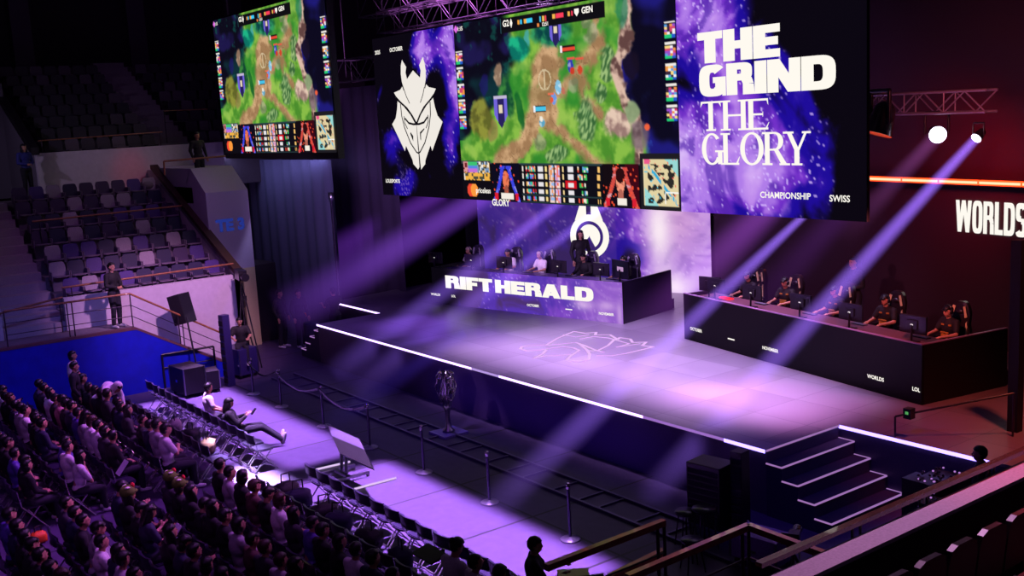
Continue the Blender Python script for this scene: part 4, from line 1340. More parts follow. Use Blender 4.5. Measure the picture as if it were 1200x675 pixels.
for i, y in enumerate((10.0, 14.6, 19.0)):
    struct('trim_%d' % (4+i), MB().box(-46.9, -46.5, y, y+.75, 8, 18), mat('dim wall pillar', (74, 62, 82), .9))
struct('wall_back', MB().box(-60, 4, 30, 30.3, 0, 18), mat('black back wall', (22, 17, 26), .95))

# rails
def rail(label, pts, posts=(), mids=(), group=None, r=.028, post_h=None, m=M_WOOD):
    t = thing('handrail', label, 'handrail', pts[0], 0, group)
    o = Vector(pts[0])
    for a, b in zip(pts, pts[1:]): MB().tube(Vector(a)-o, Vector(b)-o, r, n=8).build('top_rail', m, t)
    for a, b in mids: MB().tube(Vector(a)-o, Vector(b)-o, .011, n=6).build('mid_bar', mat('dark bar steel', (70, 60, 76), .4, .7), t)
    for a, b in posts: MB().tube(Vector(a)-o, Vector(b)-o, .018, n=6).build('post', mat('dark bar steel', (70, 60, 76), .4, .7), t)
    return t
rz_ = WZ+.95
e0 = Vector((WX-.06, 5.2, rz_)); e1 = Vector((WX-.06, 8.36, rz_)); e2 = atx(266, 393, WX-.06)
mid = []
for h in (.62, .32):
    mid += [(e0-Vector((0, 0, h)), e1-Vector((0, 0, h))), (e1-Vector((0, 0, h)), e2-Vector((0, 0, h)))]
po = [(Vector((e.x, e.y, WZ)), e) for e in (e1, Vector((e1.x, 6.85, rz_)), Vector((e1.x, 6.72, rz_)), e0, )]
for q_ in (.48, .52, 1.0):
    e_ = e1.lerp(e2, q_); po.append((Vector((e_.x, e_.y, max(0, e_.z-.95))), e_))
rail('wood topped rail along the walkway above the blue wall, turning the corner', [e0, e1, e2], po, mid)
rail('wood rail along the top of the white front wall of the lower stand', [(FWX-.1, 6.95, 2.98), (FWX-.1, 11.85, 3.02)], [((FWX-.1, y, 2.7), (FWX-.1, y, 3.0)) for y in (7.2, 9.4, 11.7)])
rail('coppery rail crossing the middle of the lower left stand', [(-33.5, 7.1, 4.62), (-33.5, 11.6, 4.66)], [((-33.5, y, 3.5), (-33.5, y, 4.64)) for y in (7.3, 11.5)])
rail('rail beside the stairs foot at the left of the lower stand', [(FWX+.1, 5.3, 2.55), (FWX+.1, 6.9, 2.75)], [((FWX+.1, y, 1.8), (FWX+.1, y, 2.6)) for y in (5.4, 6.8)])
rail('pale rail along the front of the dark upper tier', [(-37.3, 8.4, 6.95), (-37.3, 12.5, 7.02)], [((-37.3, y, 6.5), (-37.3, y, 6.98)) for y in (8.5, 12.4)], r=.02)
g_ = [atx(192, 130, -38.0), atx(243, 128, -38.0)]
rail('double rail at the foot of the upper stairs', [g_[0], g_[1]], [(Vector((p.x, p.y, 6.2)), p) for p in g_], [(g_[0]-Vector((0, 0, .4)), g_[1]-Vector((0, 0, .4)))], r=.02)

# block with the gate number
gx, gx2 = -32.3, -33.4
gp = [aty(0, 0, 1)]
y1 = atx(290, 222, gx).y; zt = atx(290, 222, gx).z; zt2 = atx(273, 194, gx2).z; y0 = 11.96
zb = atx(301, 312, gx).z
gb = MB().extr([(gx, y0, 0 if False else zb), (gx, y0, zt), (gx2, y0, zt2), (-37.3, y0, zt2), (-37.3, y0, zb)], (0, y1-y0, 0))
gate = struct('wall_gate', gb, mat('pale lilac gate wall', (186, 180, 206), .7, var=.05))
small_text('gate_lettering', 'TE 3', .50, (gx, atx(287, 264, gx).y, atx(270, 264, gx).z), (0, 1, 0), (0, 0, 1), glow('blue gate letters', (40, 56, 150), .75), gate, .055, .012, 1.0, 'RIGHT')
struct('wall_gate_pillar', MB().box(gx-.3, gx, y1-.42, y1+.0, 0, zb), mat('pale yellow pillar', (206, 196, 150), .7))
struct('wall_behind_stand', MB().box(-34, gx-.32, 11.96, 14.2, 0, zb), M_BLACKCLOTH)
a = atx(192, 189, -33.2); b = atx(264, 183, -33.2)
rail('brown rail round the balcony beside the gate wall', [atx(193, 205, -33.2), a, b], [], [], r=.03)

# black drapes beside the stage
def drape(label, x0, x1, Y, z0, z1, m):
    t = MB(); n = int((x1-x0)/.16)
    P = [(x0+(x1-x0)*i/n, Y+.05*math.sin(i*1.3)+.03*math.sin(i*.57)) for i in range(n+1)]
    vs = [(x, y, z0) for x, y in P]+[(x, y, z1) for x, y in P]
    t.add(vs, [(i, i+1, n+2+i, n+1+i) for i in range(n)], 0, True)
    o = t.build('drape', m)
    return tag(o, label, 'drape')
p0 = aty(262, 240, 16.0); p1 = aty(396, 300, 16.0)
drape('dark blue grey drape hanging below the left screen beside the gate wall', p0.x, p1.x, 16.0, 0, aty(330, 187, 16.0).z, mat('slate blue drape', (86, 84, 118), .9))
p2 = aty(455, 200, 18.2)
drape('dark violet drape between the left screen and the main screen', aty(388, 250, 18.2).x-1.2, p2.x+.6, 18.2, 0, 8.2, mat('plum drape', (84, 66, 100), .9))
drape('black drape closing the left rear of the stage behind the player desk', p2.x-.6, -29.5, 21.6, 0, 9, M_BLACKCLOTH)
# right backdrop with the WORLDS sign
ang = R(-9)
rb_ = thing('backdrop', 'dark backdrop wall right of the stage with a glowing WORLDS sign', 'backdrop', (-22.3, 24.0, 0), ang)
MB().box(0, 20, 0, .2, HS, 9.5).build('panel', mat('charcoal backdrop', (46, 32, 42), .7), rb_)
nb = Matrix.Rotation(ang, 3, 'Z') @ Vector((0, -1, 0))
w0 = local(rb_, atp(1121, 252.5, rb_.location, nb)); w1 = local(rb_, atp(1204, 261, rb_.location, nb)); hgt = local(rb_, atp(1123, 234, rb_.location, nb)).z-local(rb_, atp(1123, 271, rb_.location, nb)).z
W_CON = {'*': .46, 'W': .74, 'O': .46, 'R': .47, 'L': .36, 'D': .47, 'S': .45}
lettering('lettering', 'WORLDS', W_CON, .17, .16, .035, (w0.x, -.02, w0.z-hgt/2), RX, UZ, w1.x-w0.x, hgt, G_WHITE, rb_, pw=.55)
q0 = local(rb_, atp(1010, 205, rb_.location, nb)); q1 = local(rb_, atp(1206, 216, rb_.location, nb))
tl = thing('orange_light_bar', 'glowing orange bar light running along the backdrop above the WORLDS sign', 'light bar', rb_.matrix_world @ Vector((0, 0, 0)), 0)
tl.location = rb_.location; tl.rotation_euler.z = ang
x = q0.x-1.5
zz = (q0.z+q1.z)/2
while x < q1.x+1.5:
    MB().box(x, x+1.02, -.45, -.38, zz-.055, zz+.055).build('tube', glow('orange tube', (255, 66, 24), 3.2), tl)
    MB().box(x, x+1.02, -.455, -.45, zz-.026, zz+.026).build('tube_core', glow('hot tube core', (255, 190, 150), 1.7), tl)
    x += 1.07
MB().box(q0.x-1.5, q1.x+1.5, -.36, -.30, zz-.09, zz+.07).build('bracket', M_BLACK, tl)
cb = at(1193, 530, HS)
tag(MB().box(-.09, .09, -.09, .09, 0, 3.3).build('black_column', mat('dead black panel', (7, 6, 9), .6)), 'tall thin black column at the right edge of the stage', 'column').location = at(1189, 505, HS)

# ---------------------------------------------------------------- stadium seats
M_SHELL = mat('grey seat shell', (120, 104, 132), .5)
M_PADP = mat('violet seat back', (74, 50, 128), .5)
M_PADN = mat('navy seat back', (34, 28, 72), .5)
M_PADG = mat('pale grey seat back', (160, 146, 166), .5)
M_PADD = mat('plum seat back', (60, 38, 84), .5)
def make_stand_seat():
    t = thing('stadium_seat', 'x', 'seat')
    b = MB()
    P = [(-.215, 0), (.215, 0), (.22, .30), (.19, .40), (.14, .42), (-.14, .42), (-.19, .40), (-.22, .30)]
    b.extr([(-.10-.12*z, y, .40+z) for y, z in P], (-.03, 0, .01))
    b.build('backrest', M_PADP, t)
    s = MB()
    s.extr([(-.12, -.215, .40), (.24, -.205, .43), (.27, -.14, .42), (.27, .14, .42), (.24, .205, .43), (-.12, .215, .40)], (0, 0, .035))
    for a in (-1, 1): s.box(-.14, .20, a*.235-.012, a*.235+.012, .34, .58)
    s.box(-.12, .0, -.2, .2, .0, .40)
    s.build('seat', M_SHELL, t)
    return t
ss = make_stand_seat()
padc = [(M_PADP, 'violet'), (M_PADN, 'navy blue'), (M_PADG, 'pale grey'), (M_PADD, 'plum')]
rs = random.Random(3)
firsts = True
for k in range(7):
    X = -31.02-.85*k; n = 9
    for j in range(n):
        Y = 11.45-.51*j - (.12 if k % 2 else 0)
        if firsts: o = ss; firsts = False
        else: o = copy_tree(ss)
        o.location = (X+.18, Y, 2.3+.40*k)
        pm, pn = padc[rs.choices([0, 1, 2, 3], [4, 4, 2, 1 if k < 4 else 4])[0]]
        for ch in o.children:
            if ch.name.startswith('backrest'): set_mat(ch, pm)
        o['label'] = '%s stadium seat, %s from the sloping end wall, %s row of lower stand' % (pn, ORD[j], ORD[k])
        o['group'] = 'seats of the lower left stand'
ms = MB(); P = [(-.215, 0), (.215, 0), (.22, .30), (.19, .40), (-.19, .40), (-.22, .30)]
ms.extr([(-.10-.12*z, y, .40+z) for y, z in P], (-.03, 0, .01)).extr([(-.12, -.215, .40), (.27, -.2, .42), (.27, .2, .42), (-.12, .215, .40)], (0, 0, .035)).box(-.12, 0, -.2, .2, 0, .4)
mes = ms.mesh('stadium_seat', [mat('dark seat', (44, 36, 58), .6)])
for k in range(8):
    for blk, (ya, yb) in enumerate(((8.6, 12.2), (14.1, 17.6))):
        n = int((yb-ya)/.52)+1
        for j in range(n):
            o = bpy.data.objects.new('stadium_seat', mes); COL.objects.link(o)
            o.location = (-38.05-.85*k+.25, (yb-.52*j) if blk == 0 else ya+.52*j, 6.15+.40*k)
            pn = 'dark'
            if rs.random() < .2: set_mat(o, mat('dim pale seat', (84, 72, 92), .6)); pn = 'dim grey'
            tag(o, '%s seat, %s to the %s of upper stairs, %s row of upper tier' % (pn, ORD[j], ('left', 'right')[blk], ORD[k]), 'seat', 'dark seats of the upper tier')

# people in the stands
person('stand_clasp', 'security person in black with clasped hands standing on the walkway above the blue wall', tuple(at(138, 384, WZ)), R(-60), M_JBLACK, 'long', 'short', scale=1.03)
p = atx(230, 158, -33.9)
person('stand', 'person in black standing behind the gate wall balcony', (p.x, p.y, p.z-1.66), R(-80), M_JBLACK, 'long', 'short')
struct('walkway_balcony', MB().box(-37.2, -33.42, 11.96, 13.5, 4.7, p.z-1.66), M_CONC)
p = atx(27, 172, -36.6)
person('stand_clasp', 'long haired person in a blue jacket standing in the gangway at far left', (p.x, p.y, p.z-1.66), R(-70), mat('blue jacket', (40, 44, 130), .7), 'long', 'long')
tag(MB().ell((0, 0, .17), (.24, .24, .17), 14, 8).build('bag', mat('grey bag', (120, 110, 120), .8, bump=.5, scale=8)), 'lumpy grey bag on the top row beside the sloping end wall', 'bag').location = (-36.2, 11.4, 5.1)

# ---------------------------------------------------------------- foreground stand at lower right
struct('wall_stand_right', MB().box(-5.52, -5.40, 3.0, 20, 0, 3.0), mat('plum dark parapet', (46, 36, 44), .8))
struct('trim_7', MB().box(-5.60, -5.35, 3.0, 20, 2.99, 3.03), mat('grey parapet coping', (205, 190, 205), .8, bump=.2))
struct('seating_terrace_right', MB().box(-5.42, -3.6, 3, 20, 0, 1.9).box(-3.6, -2.7, 3, 20, 0, 2.3), M_DARKCONC)
def bar(a, b, w=.045, h=.03, m=M_WOOD, name='top_rail', parent=None):
    a = Vector(a); b = Vector(b); d = (b-a).normalized(); s = Vector((-d.y, d.x, 0)).normalized()*w; u = Vector((0, 0, 1))*h
    return MB().extr([a-s-u, a+s-u, a+s+u, a-s+u], b-a).build(name, m, parent)
t = thing('handrail', 'long dark wood handrail on short posts over the parapet at lower right', 'handrail', (0, 0, 0))
A = at(889, 662, 3.12); B = at(1215, 521, 3.12)
bar(A, B, .036, .022, mat('dark lacquered rail', (86, 56, 42), .25, scale=10, var=.3, coat=.8), 'top_rail', t)
for px, py in ((1077, 595), (1160, 560), (990, 628), (1240, 520)):
    q = at(px, py, 3.0)
    for dy in (0, .12): MB().tube((A.x+.03, q.y+dy, 2.98), (A.x+.03, q.y+dy, 3.10), .014, n=6).build('post', M_BLACK, t)
zr = 2.5
for lab, pts, low in (('wood handrail reaching towards the floor cameraman', [(640, 665), (778, 612)], True), ('wood handrail turning a corner above the flight case', [(735, 677), (877, 617), (985, 657)], True)):
    P = [at(x, y, zr) for x, y in pts]
    t = thing('handrail', lab, 'handrail', (0, 0, 0))
    for a, b in zip(P, P[1:]): bar(a, b, .035, .035, mat('reddish rail wood', (140, 82, 60), .3, scale=12, var=.3, coat=.5), 'top_rail', t)
    for a, b in zip(P, P[1:]):
        for h in (.35, .65): MB().tube(a-Vector((0, 0, h)), b-Vector((0, 0, h)), .012, n=6).build('mid_bar', mat('dark bar steel', (70, 60, 76), .4, .7), t)
    for p in P[1:]:
        for d in (0, .10): MB().tube((p.x, p.y-d, 0), (p.x, p.y-d, p.z), .02, n=8).build('post', M_BLACK, t)
t = thing('handrail', 'lower wood rail running below the handrail by the camera stand', 'handrail', (0, 0, 0))
bar(at(715, 677, 2.0), at(778, 646, 2.0), .035, .035, mat('reddish rail wood', (140, 82, 60), .3), 'top_rail', t)
def fg_seat(y, x, z, lab):
    t = thing('theatre_seat', lab, 'seat', (x, y, z), 0, 'dark seats behind the parapet')
    b = MB()
    P = [(-.23, .36), (.23, .36), (.235, .72), (.20, .86), (.12, .90), (-.12, .90), (-.20, .86), (-.235, .72)]
    b.extr([(.18+.10*(zz_-.4), yy, zz_) for yy, zz_ in P], (.06, 0, .0))
    b.build('backrest', mat('near black seat plastic', (34, 30, 34), .35), t)
    MB().box(-.26, .16, -.22, .22, .36, .42).box(-.04, .06, -.04, .04, 0, .36).build('seat', mat('near black seat plastic', (34, 30, 34), .35), t)
    return t
for k in range(9):
    fg_seat(6.95+.5*k, -5.2, 2.1, 'dark plastic seat, %s from the bottom of the photo, row beside the parapet' % ORD[k])
for k in range(6):
    fg_seat(7.1+.5*k, -4.3, 2.3, 'dark plastic seat, %s from the bottom edge, second row from the parapet' % ORD[k])

# ---------------------------------------------------------------- stanchions and barriers
stc = make_stanchion()
sxs = [-12.97, -15.3, -17.6, -19.85, -22.1, -24.5, -26.3]
for k, x in enumerate(sxs):
    o = stc if k == 0 else copy_tree(stc)
    o.location = (x, 10.38+.02*k, 0)
    o['label'] = 'queue post on the floor before the stage, %s from the right' % ORD[k]; o['group'] = 'queue posts before the stage'
for k in range(3, 6):
    a = Vector((sxs[k], 10.38, .92)); b = Vector((sxs[k+1], 10.4, .92)); m = MB(); n = 10
    P = [a.lerp(b, i/n)-Vector((0, 0, .22*math.sin(PI*i/n))) for i in range(n+1)]
    for p, q in zip(P, P[1:]): m.extr([p-Vector((0, .004, .025)), q-Vector((0, .004, .025)), q+Vector((0, -.004, .025)), p+Vector((0, -.004, .025))], (0, .008, 0))
    tag(m.build('barrier_belt', M_PLASTIC), 'black belt sagging between the %s and %s queue posts from the right' % (ORD[k], ORD[k+1]), 'barrier belt', 'belts between the queue posts')
# crossing cable ramp with rungs on the floor
t = thing('cable_ramp', 'long low cable track with cross bars on the floor along the stage', 'cable track', (0, 0, 0))
mr_ = mat('violet grey ramp rail', (96, 84, 124), .4, .3)
for y in (11.57, 12.24): MB().box(-27.5, -10.2, y-.03, y+.03, 0, .05).build('rail', mr_, t)
for k in range(23):
    x = -27.0+.74*k+(.2 if k % 3 else 0)
    MB().box(x-.02, x+.02, 11.6, 12.21, 0, .035).build('rung', mr_, t)
# floor light bars
for k, (a, b, lab) in enumerate((((411.7, 574), (464.2, 560), 'white light bar lying on the floor right of the monitor cart'), ((366.7, 551), (410, 541), 'white light bar lying on the floor left of the monitor cart'))):
    A = at(*a, .03); B = at(*b, .03)
    tag(MB().tube(A, B, .022, n=8).build('floor_light_bar', glow('lilac bar glow', (232, 200, 250), .95)), lab, 'light bar')
# trophy on its plinth
tp = thing('trophy', 'tall ornate silver trophy with open curling figures on a small lit base', 'trophy', tuple(at(526, 508, 0)))
MB().box(-.32, .32, -.32, .32, 0, .05).build('plinth', mat('lilac plinth', (150, 130, 210), .3), tp)
MB().lathe([(0, .05), (.14, .05), (.13, .10), (.07, .14), (.055, .3), (.05, .45), (.07, .55), (.10, .62), (.06, .66), (0, .66)], n=16).build('stem', M_METAL, tp)
tb = MB(); rt_ = random.Random(5)
for k in range(7):
    a0 = 2*PI*k/7; P = []
    for i in range(9):
        q = i/8; r_ = .07+.15*math.sin(PI*q*.85)+.02*math.sin(k*3+i*1.7)
        P.append((r_*math.cos(a0+q*1.3), r_*math.sin(a0+q*1.3), .62+.80*q))
    tb.path(P, .018, 6)
for k in range(16):
    a0 = rt_.random()*2*PI; z = .75+.65*rt_.random(); r_ = .12+.06*rt_.random()
    tb.ell((r_*math.cos(a0), r_*math.sin(a0), z), (.03+.03*rt_.random(), .03+.02*rt_.random(), .03+.045*rt_.random()), 6, 4)
tb.lathe([(.04, .64), (.10, .75), (.12, .95), (.10, 1.2), (.13, 1.36), (.15, 1.42)], n=10)
tb.build('openwork_cup', M_CHROME, tp)
# monitor on a rolling stand, seen from its side
mp = at(401, 560, 0)
mt = thing('display_cart', 'large flat monitor leaning on a rolling stand before the front chairs', 'monitor', tuple(mp), R(0))
V0, V1, V2, V3 = [Vector(v)-mp for v in ((aty(383, 497, 9.1)), (aty(421, 514, 9.1)), (aty(437, 549, 8.75)), (aty(398, 531, 8.75)))]
nn = (V1-V0).cross(V3-V0).normalized()*.06
MB().extr([V0, V1, V2, V3], nn).build('screen_housing', M_PLASTIC, mt)
off = nn.normalized()*(-.004)
c_ = (V0+V1+V2+V3)/4
MB().add([v+off for v in (V0+(V3-V0)*.03, V1+(V2-V1)*.03, V1+(V2-V1)*.38, V0+(V3-V0)*.42)], [(0, 1, 2, 3)]).build('back_cover', mat('violet grey monitor back', (96, 88, 112), .4), mt)
MB().add([v+off for v in (V0+(V3-V0)*.45, V1+(V2-V1)*.41, V2, V3)], [(0, 1, 2, 3)]).build('lower_cover', mat('dark monitor back', (16, 13, 20), .6), mt)
MB().tube((-.1, .05, .08), (-.1, .1, .85), .035).tube((.1, .05, .08), (.1, .1, .85), .035).box(-.16, .16, .0, .14, .70, .78).build('upright', M_PLASTIC, mt)
bb = MB()
for s in (-1, 1): bb.box(s*.3-.03, s*.3+.03, -.4, .45, .06, .11); bb.ell((s*.3, -.38, .04), (.04, .04, .04), 8, 6); bb.ell((s*.3, .42, .04), (.04, .04, .04), 8, 6)
bb.box(-.3, .3, -.03, .06, .06, .11)
bb.build('wheeled_base', M_METAL, mt)

# loudspeakers and flight cases
def speaker(name, label, loc, w, d, h, rz=0, m=M_BLACK, group=None):
    t = thing(name, label, 'speaker', loc, rz, group)
    MB().box(-w/2, w/2, -d/2, d/2, 0, h).build('cabinet', m, t, .01)
    g = MB()
    for i in range(9): g.box(-w*.44, w*.44, -d/2-.012, -d/2, h*(.05+.1*i), h*(.05+.1*i)+h*.07)
    g.build('grille', M_BLACKCLOTH, t)
    return t
p = at(835, 614, 0); speaker('loudspeaker', 'wide black loudspeaker cabinet standing before the right end of the stage', tuple(p), .66, .5, 1.10, R(8))
p = at(853, 618, 0)+Vector((.2, .1, 0)); speaker('loudspeaker', 'narrow tall black column speaker beside the wide one', tuple(p), .22, .25, 1.36, R(8))
p = at(272, 432, 0)
o = speaker('loudspeaker', 'tall slim black column speaker beside the camera crew at left', tuple(at(270, 452, 0)), .22, .22, 2.0, R(10), mat('indigo sheen black', (44, 34, 90), .35))
# speaker on a stand
p = at(234, 452, 0)
sp = thing('speaker_stand', 'thin black stand holding the tilted loudspeaker before the white wall', 'stand', tuple(p))
hz = aty(213, 362, p.y)
L_ = hz-p
MB().tube((0, 0, .3), (L_.x*.6, L_.y, L_.z-.2), .025).build('pole', M_PLASTIC, sp)
lg_ = MB()
for k in range(3): a0 = 2*PI*k/3; lg_.tube((0, 0, .55), (.45*math.cos(a0), .45*math.sin(a0), .01), .015)
lg_.build('legs', M_PLASTIC, sp)
t = thing('loudspeaker', 'black loudspeaker tilted on a stand before the white stand wall', 'speaker', tuple(hz), 0)
Mx = Euler((R(0), R(-14), R(25))).to_matrix().to_4x4()
MB().box(-.24, .24, -.2, .2, -.42, .42, 0, Mx).build('cabinet', M_PLASTIC, t)
MB().box(-.22, .22, -.21, -.2, -.39, .39, 0, Mx).build('grille', M_BLACKCLOTH, t)
def case(label, p, w, d, h, rz, m=M_BLACK):
    t = thing('flight_case', label, 'flight case', tuple(p), rz)
    MB().box(-w/2, w/2, -d/2, d/2, .1, h).build('body', m, t, .008)
    e = MB()
    for sx_ in (-1, 1):
        for sy_ in (-1, 1): MB().box(sx_*w/2-.015, sx_*w/2+.015, sy_*d/2-.015, sy_*d/2+.015, .1, h+.005).build('corner_trim', M_METAL, t); MB().ell((sx_*w*.4, sy_*d*.38, .05), (.05, .05, .05), 8, 6).build('wheel', M_PLASTIC, t)
 
    MB().box(-.06, .06, -d/2-.02, -d/2, h*.5, h*.58).build('latch', M_CHROME, t)
    return t
case('black flight case on the floor below the tilted loudspeaker', at(222, 462, 0), .9, .6, .8, R(5))
case('black flight case next to the speaker stand foot', at(246, 458, 0), .6, .5, .6, R(-12))
case('violet lit flight case before the seated camera operator', at(283, 440, 0), .9, .6, .85, R(10), mat('violet sheen case', (46, 36, 96), .35))
case('low flight case with a bright violet lid behind the corner handrail', at(893, 660, 0), .8, .5, .5, R(8), mat('bright violet lid', (170, 120, 220), .5))
# camera tripods and crew at left
def tripod_cam(label, p, h, rz, s=1.0, tall=False):
    t = thing('video_camera', label, 'camera', tuple(p), rz)
    l = MB()
    for k in range(3): a0 = 2*PI*k/3+.4; l.tube((0, 0, h-.15), (.38*math.cos(a0), .38*math.sin(a0), .0), .022)
    l.build('tripod', M_PLASTIC, t)
    MB().box(-.09*s, .09*s, -.22*s, .2*s, h-.05, h+.18*s).tube((0, .2*s, h+.07), (0, .45*s, h+.07), .07*s, .09*s, 12).build('camera_body', M_PLASTIC, t)
    MB().box(-.12, .12, -.30, -.27, h+.1, h+.26).build('viewfinder', M_PLASTIC, t)
    MB().tube((.1, -.2, h), (.18, -.55, h-.1), .012).build('pan_handle', M_METAL, t)
    return t
tripod_cam('broadcast camera on a tripod beside the crew in black', at(300, 402, 0)+Vector((1.4, -.9, 0)), 1.55, R(-120))
pc_ = at(930, 637, 1.0); tripod_cam('video camera on a tripod in the pit below the right stairs', (pc_.x, pc_.y, 0), 1.0, R(30), .8)
tripod_cam('tall crane camera rising before the white wall at left', at(285, 428, 0)+Vector((.5, 0, 0)), 2.7, R(-100), 1.3)
person('player', 'camera operator in black t-shirt sitting on the flight case by the left stage corner', tuple(at(285, 425, .35)), R(-110), M_JBLACK, 'short', 'short')
for lab, px, py, rz, sl in (('broad crew member in black standing before the pale yellow pillar', 320, 420, -60, 'long'), ('crew member in black standing second behind the left stage steps', 343, 420, -80, 'long'), ('crew member in black holding an orange tool near the left stage edge', 386, 418, 100, 'short')):
    person('stand_camera' if 'orange' in lab else 'stand', lab, tuple(at(px, py, 0)+Vector((-1.2, .9, 0))), R(rz), M_JBLACK, sl, 'short', scale=1.08)
q = at(386, 418, 0)+Vector((-1.2, .9, 0))
tag(MB().ell((0, 0, 0), (.16, .1, .09), 10, 6).build('orange_tool', mat('orange plastic', (236, 96, 40), .4)), 'orange object held by a crew member near the left stage edge', 'tool').location = atp(356, 369, q, (0, 1, 0))
tag(MB().lathe([(0, 0), (.22, 0), (.24, .5), (.22, .58), (0, .58)], n=16).build('bin', mat('grey violet bin', (70, 62, 100), .6)), 'rounded grey bin beside the left stage steps', 'bin').location = at(357, 424, 0)+Vector((-.4, .5, .5))
tag(MB().lathe([(.05, 0), (.05, 4.3), (.1, 4.35), (.1, 4.6), (0, 4.6)], n=8).build('light_pole', M_METAL), 'thin upright pole with a small head beside the violet drape', 'pole').location = (at(398, 352, HS).x, at(398, 352, HS).y, HS-1)
# guard rail frame in front of the flight cases
t = thing('barrier', 'black tubular barrier round the flight cases before the blue wall', 'barrier', tuple(at(194, 455, 0)))
o = Vector(t.location); P = [at(194, 455, 0)-o, at(254, 444, 0)-o]; H_ = Vector((0, 0, .95))
fr = MB().tube(P[0], P[0]+H_, .03).tube(P[1], P[1]+H_, .03).tube(P[0]+H_, P[1]+H_, .03).tube(P[0]+H_*.6, P[1]+H_*.6, .02)
fr.build('frame', M_PLASTIC, t)
# operator at the bottom edge with a lit control desk
q = at(622, 700, 0)
t, hc, Mh = person('stand_camera', 'person in dark clothes seen from behind working a lit camera by the handrail', tuple(atp(625, 640, (-10.9, 8.1, 0), (0, 1, 0))-Vector((0, 0, 1.62))), R(-35), M_JBLACK, 'short', 'short', scale=1.0)
cq = Vector(t.location)
cc = thing('video_camera', 'camera with glowing buttons held by the person at the bottom edge', 'camera', tuple(cq+Vector((.42, .32, 1.12))), R(-35))
MB().box(-.12, .12, -.2, .22, -.1, .16).tube((0, .2, .04), (0, .42, .04), .06, .08, 12).build('camera_body', M_PLASTIC, cc)
MB().box(-.08, -.02, -.215, -.2, .05, .09).build('button_light', glow('warm button', (255, 190, 130), 1.6), cc)
MB().box(.0, .06, -.215, -.2, -.06, 0).build('button_light', glow('green button', (60, 240, 90), 1.8), cc)
MB().tube((0, 0, -.1), (0, 0, -1.1), .03).build('pedestal', M_PLASTIC, cc)
# gear and stools between handrails
def stool(label, p, h=.6, r_=.17):
    t = thing('stool', label, 'stool', tuple(p))
    MB().lathe([(0, h-.05), (r_, h-.05), (r_+.01, h-.02), (r_, h), (0, h)], n=18).build('seat', M_SEATPAD, t)
    l = MB()
    for k in range(4): a0 = PI/2*k+.4; l.tube((r_*.7*math.cos(a0), r_*.7*math.sin(a0), h-.04), (r_*1.2*math.cos(a0), r_*1.2*math.sin(a0), 0), .012)
    l.tube((0, 0, .1), (0, 0, h), .015)
    l.build('legs', mat('dark bar steel', (70, 60, 76), .4, .7), t)
stool('round metal stool behind the handrail post', at(805, 640, 0)); stool('second round metal stool, nearer the loudspeakers', at(826, 640, 0), .65, .19)
stool('low metal stool under the corner handrail', at(812, 668, 0), .5)
# mixing gear by the right steps with the operator's head
for k, (x, y, w_) in enumerate(((1085, 560, .5), (1110, 556, .45), (1092, 585, .4))):
    t = thing('lighting_rig', ('small moving lights on a case below the blue lit edge', 'second cluster of small lights nearer the crew head', 'third cluster of lights nearest the parapet')[k], 'lights', tuple(at(x, y-2, w_+.45)-Vector((0, 0, w_+.45))))
    MB().box(-.3, .3, -.2, .2, .0, w_+.4).build('case', M_BLACK, t)
    g = MB(); rr = random.Random(k)
    for i in range(12): MB().ell((rr.uniform(-.28, .28), rr.uniform(-.18, .18), w_+.42+rr.uniform(0, .03)), (.026, .022, .022), 6, 4).build('knob', M_PLASTIC, t)
    g = MB()
    for i in range(6): MB().ell((rr.uniform(-.28, .28), rr.uniform(-.18, .18), w_+.43+rr.uniform(0, .02)), (.020, .020, .016), 6, 4).build('indicator_light', glow('lilac indicator', (190, 130, 220), .8), t)
p = at(1150, 532, 1.63)
person('stand', 'person in black beyond the parapet below the right stage edge, only head showing', (p.x, p.y, 0), R(120), M_JBLACK, 'long', 'short')
# right stage guard rail
A = at(1048, 512, HS); B = at(1187, 505, HS)
P0 = atp(1049, 488, A, (0, 1, 0)); P1 = at(1188, 461, HS+.75)
rail('thin black guard rail across the red lit right wing of the stage', [P0, P1], [(Vector((P0.x, P0.y, HS)), P0), (Vector((P1.x, P1.y, HS)), P1)], [], r=.018, m=M_PLASTIC)
t = thing('guard_light', 'small black stage light clamped to the right wing rail', 'light', tuple(P0.lerp(P1, .12)))
MB().box(-.07, .07, -.07, .07, -.08, .1).build('housing', M_PLASTIC, t); MB().box(-.03, .03, -.075, -.07, 0, .05).build('lens', glow('green spot', (80, 160, 90), .9), t)

# ---------------------------------------------------------------- trusses and lights overhead
TL = lambda px, py, Y: aty(px, py, Y)
truss('roof_truss', 'aluminium truss just above the top left edge of the main screen', (TL(452, 30, 17).x, 17, 9.95), (-17, 17, 9.95), .62, 'trusses over the main screen')
truss('roof_truss', 'second aluminium truss higher and behind the first over the main screen', (TL(430, 5, 18).x, 18, 10.75), (-17, 18, 10.75), .7, 'trusses over the main screen')
a = TL(392, 85, 18.0); b = TL(437, 75, 18.0)
truss('roof_truss', 'boxy upright truss frame left of the main screen', (a.x+.3, 18.3, a.z-.2), (a.x+.3, 18.3, a.z+6), .8, 'trusses over the main screen')
truss('roof_truss', 'second upright truss frame close to the main screen corner', (b.x-.1, 18.6, b.z+.2), (b.x-.1, 18.6, b.z+6), .7, 'trusses over the main screen')
truss('roof_truss', 'short level truss joining the two upright truss frames', (a.x, 18.3, b.z-.1), (b.x+.8, 18.3, b.z-.1), .75, 'trusses over the main screen')
RYT = 20.0
a = aty(1010, 120, RYT); b = aty(1162, 119, RYT)
truss('lighting_truss', 'red lit lighting truss right of the main screen', (a.x-1.5, RYT, a.z-.05), (b.x, RYT, b.z+.02), .42, r=.03)
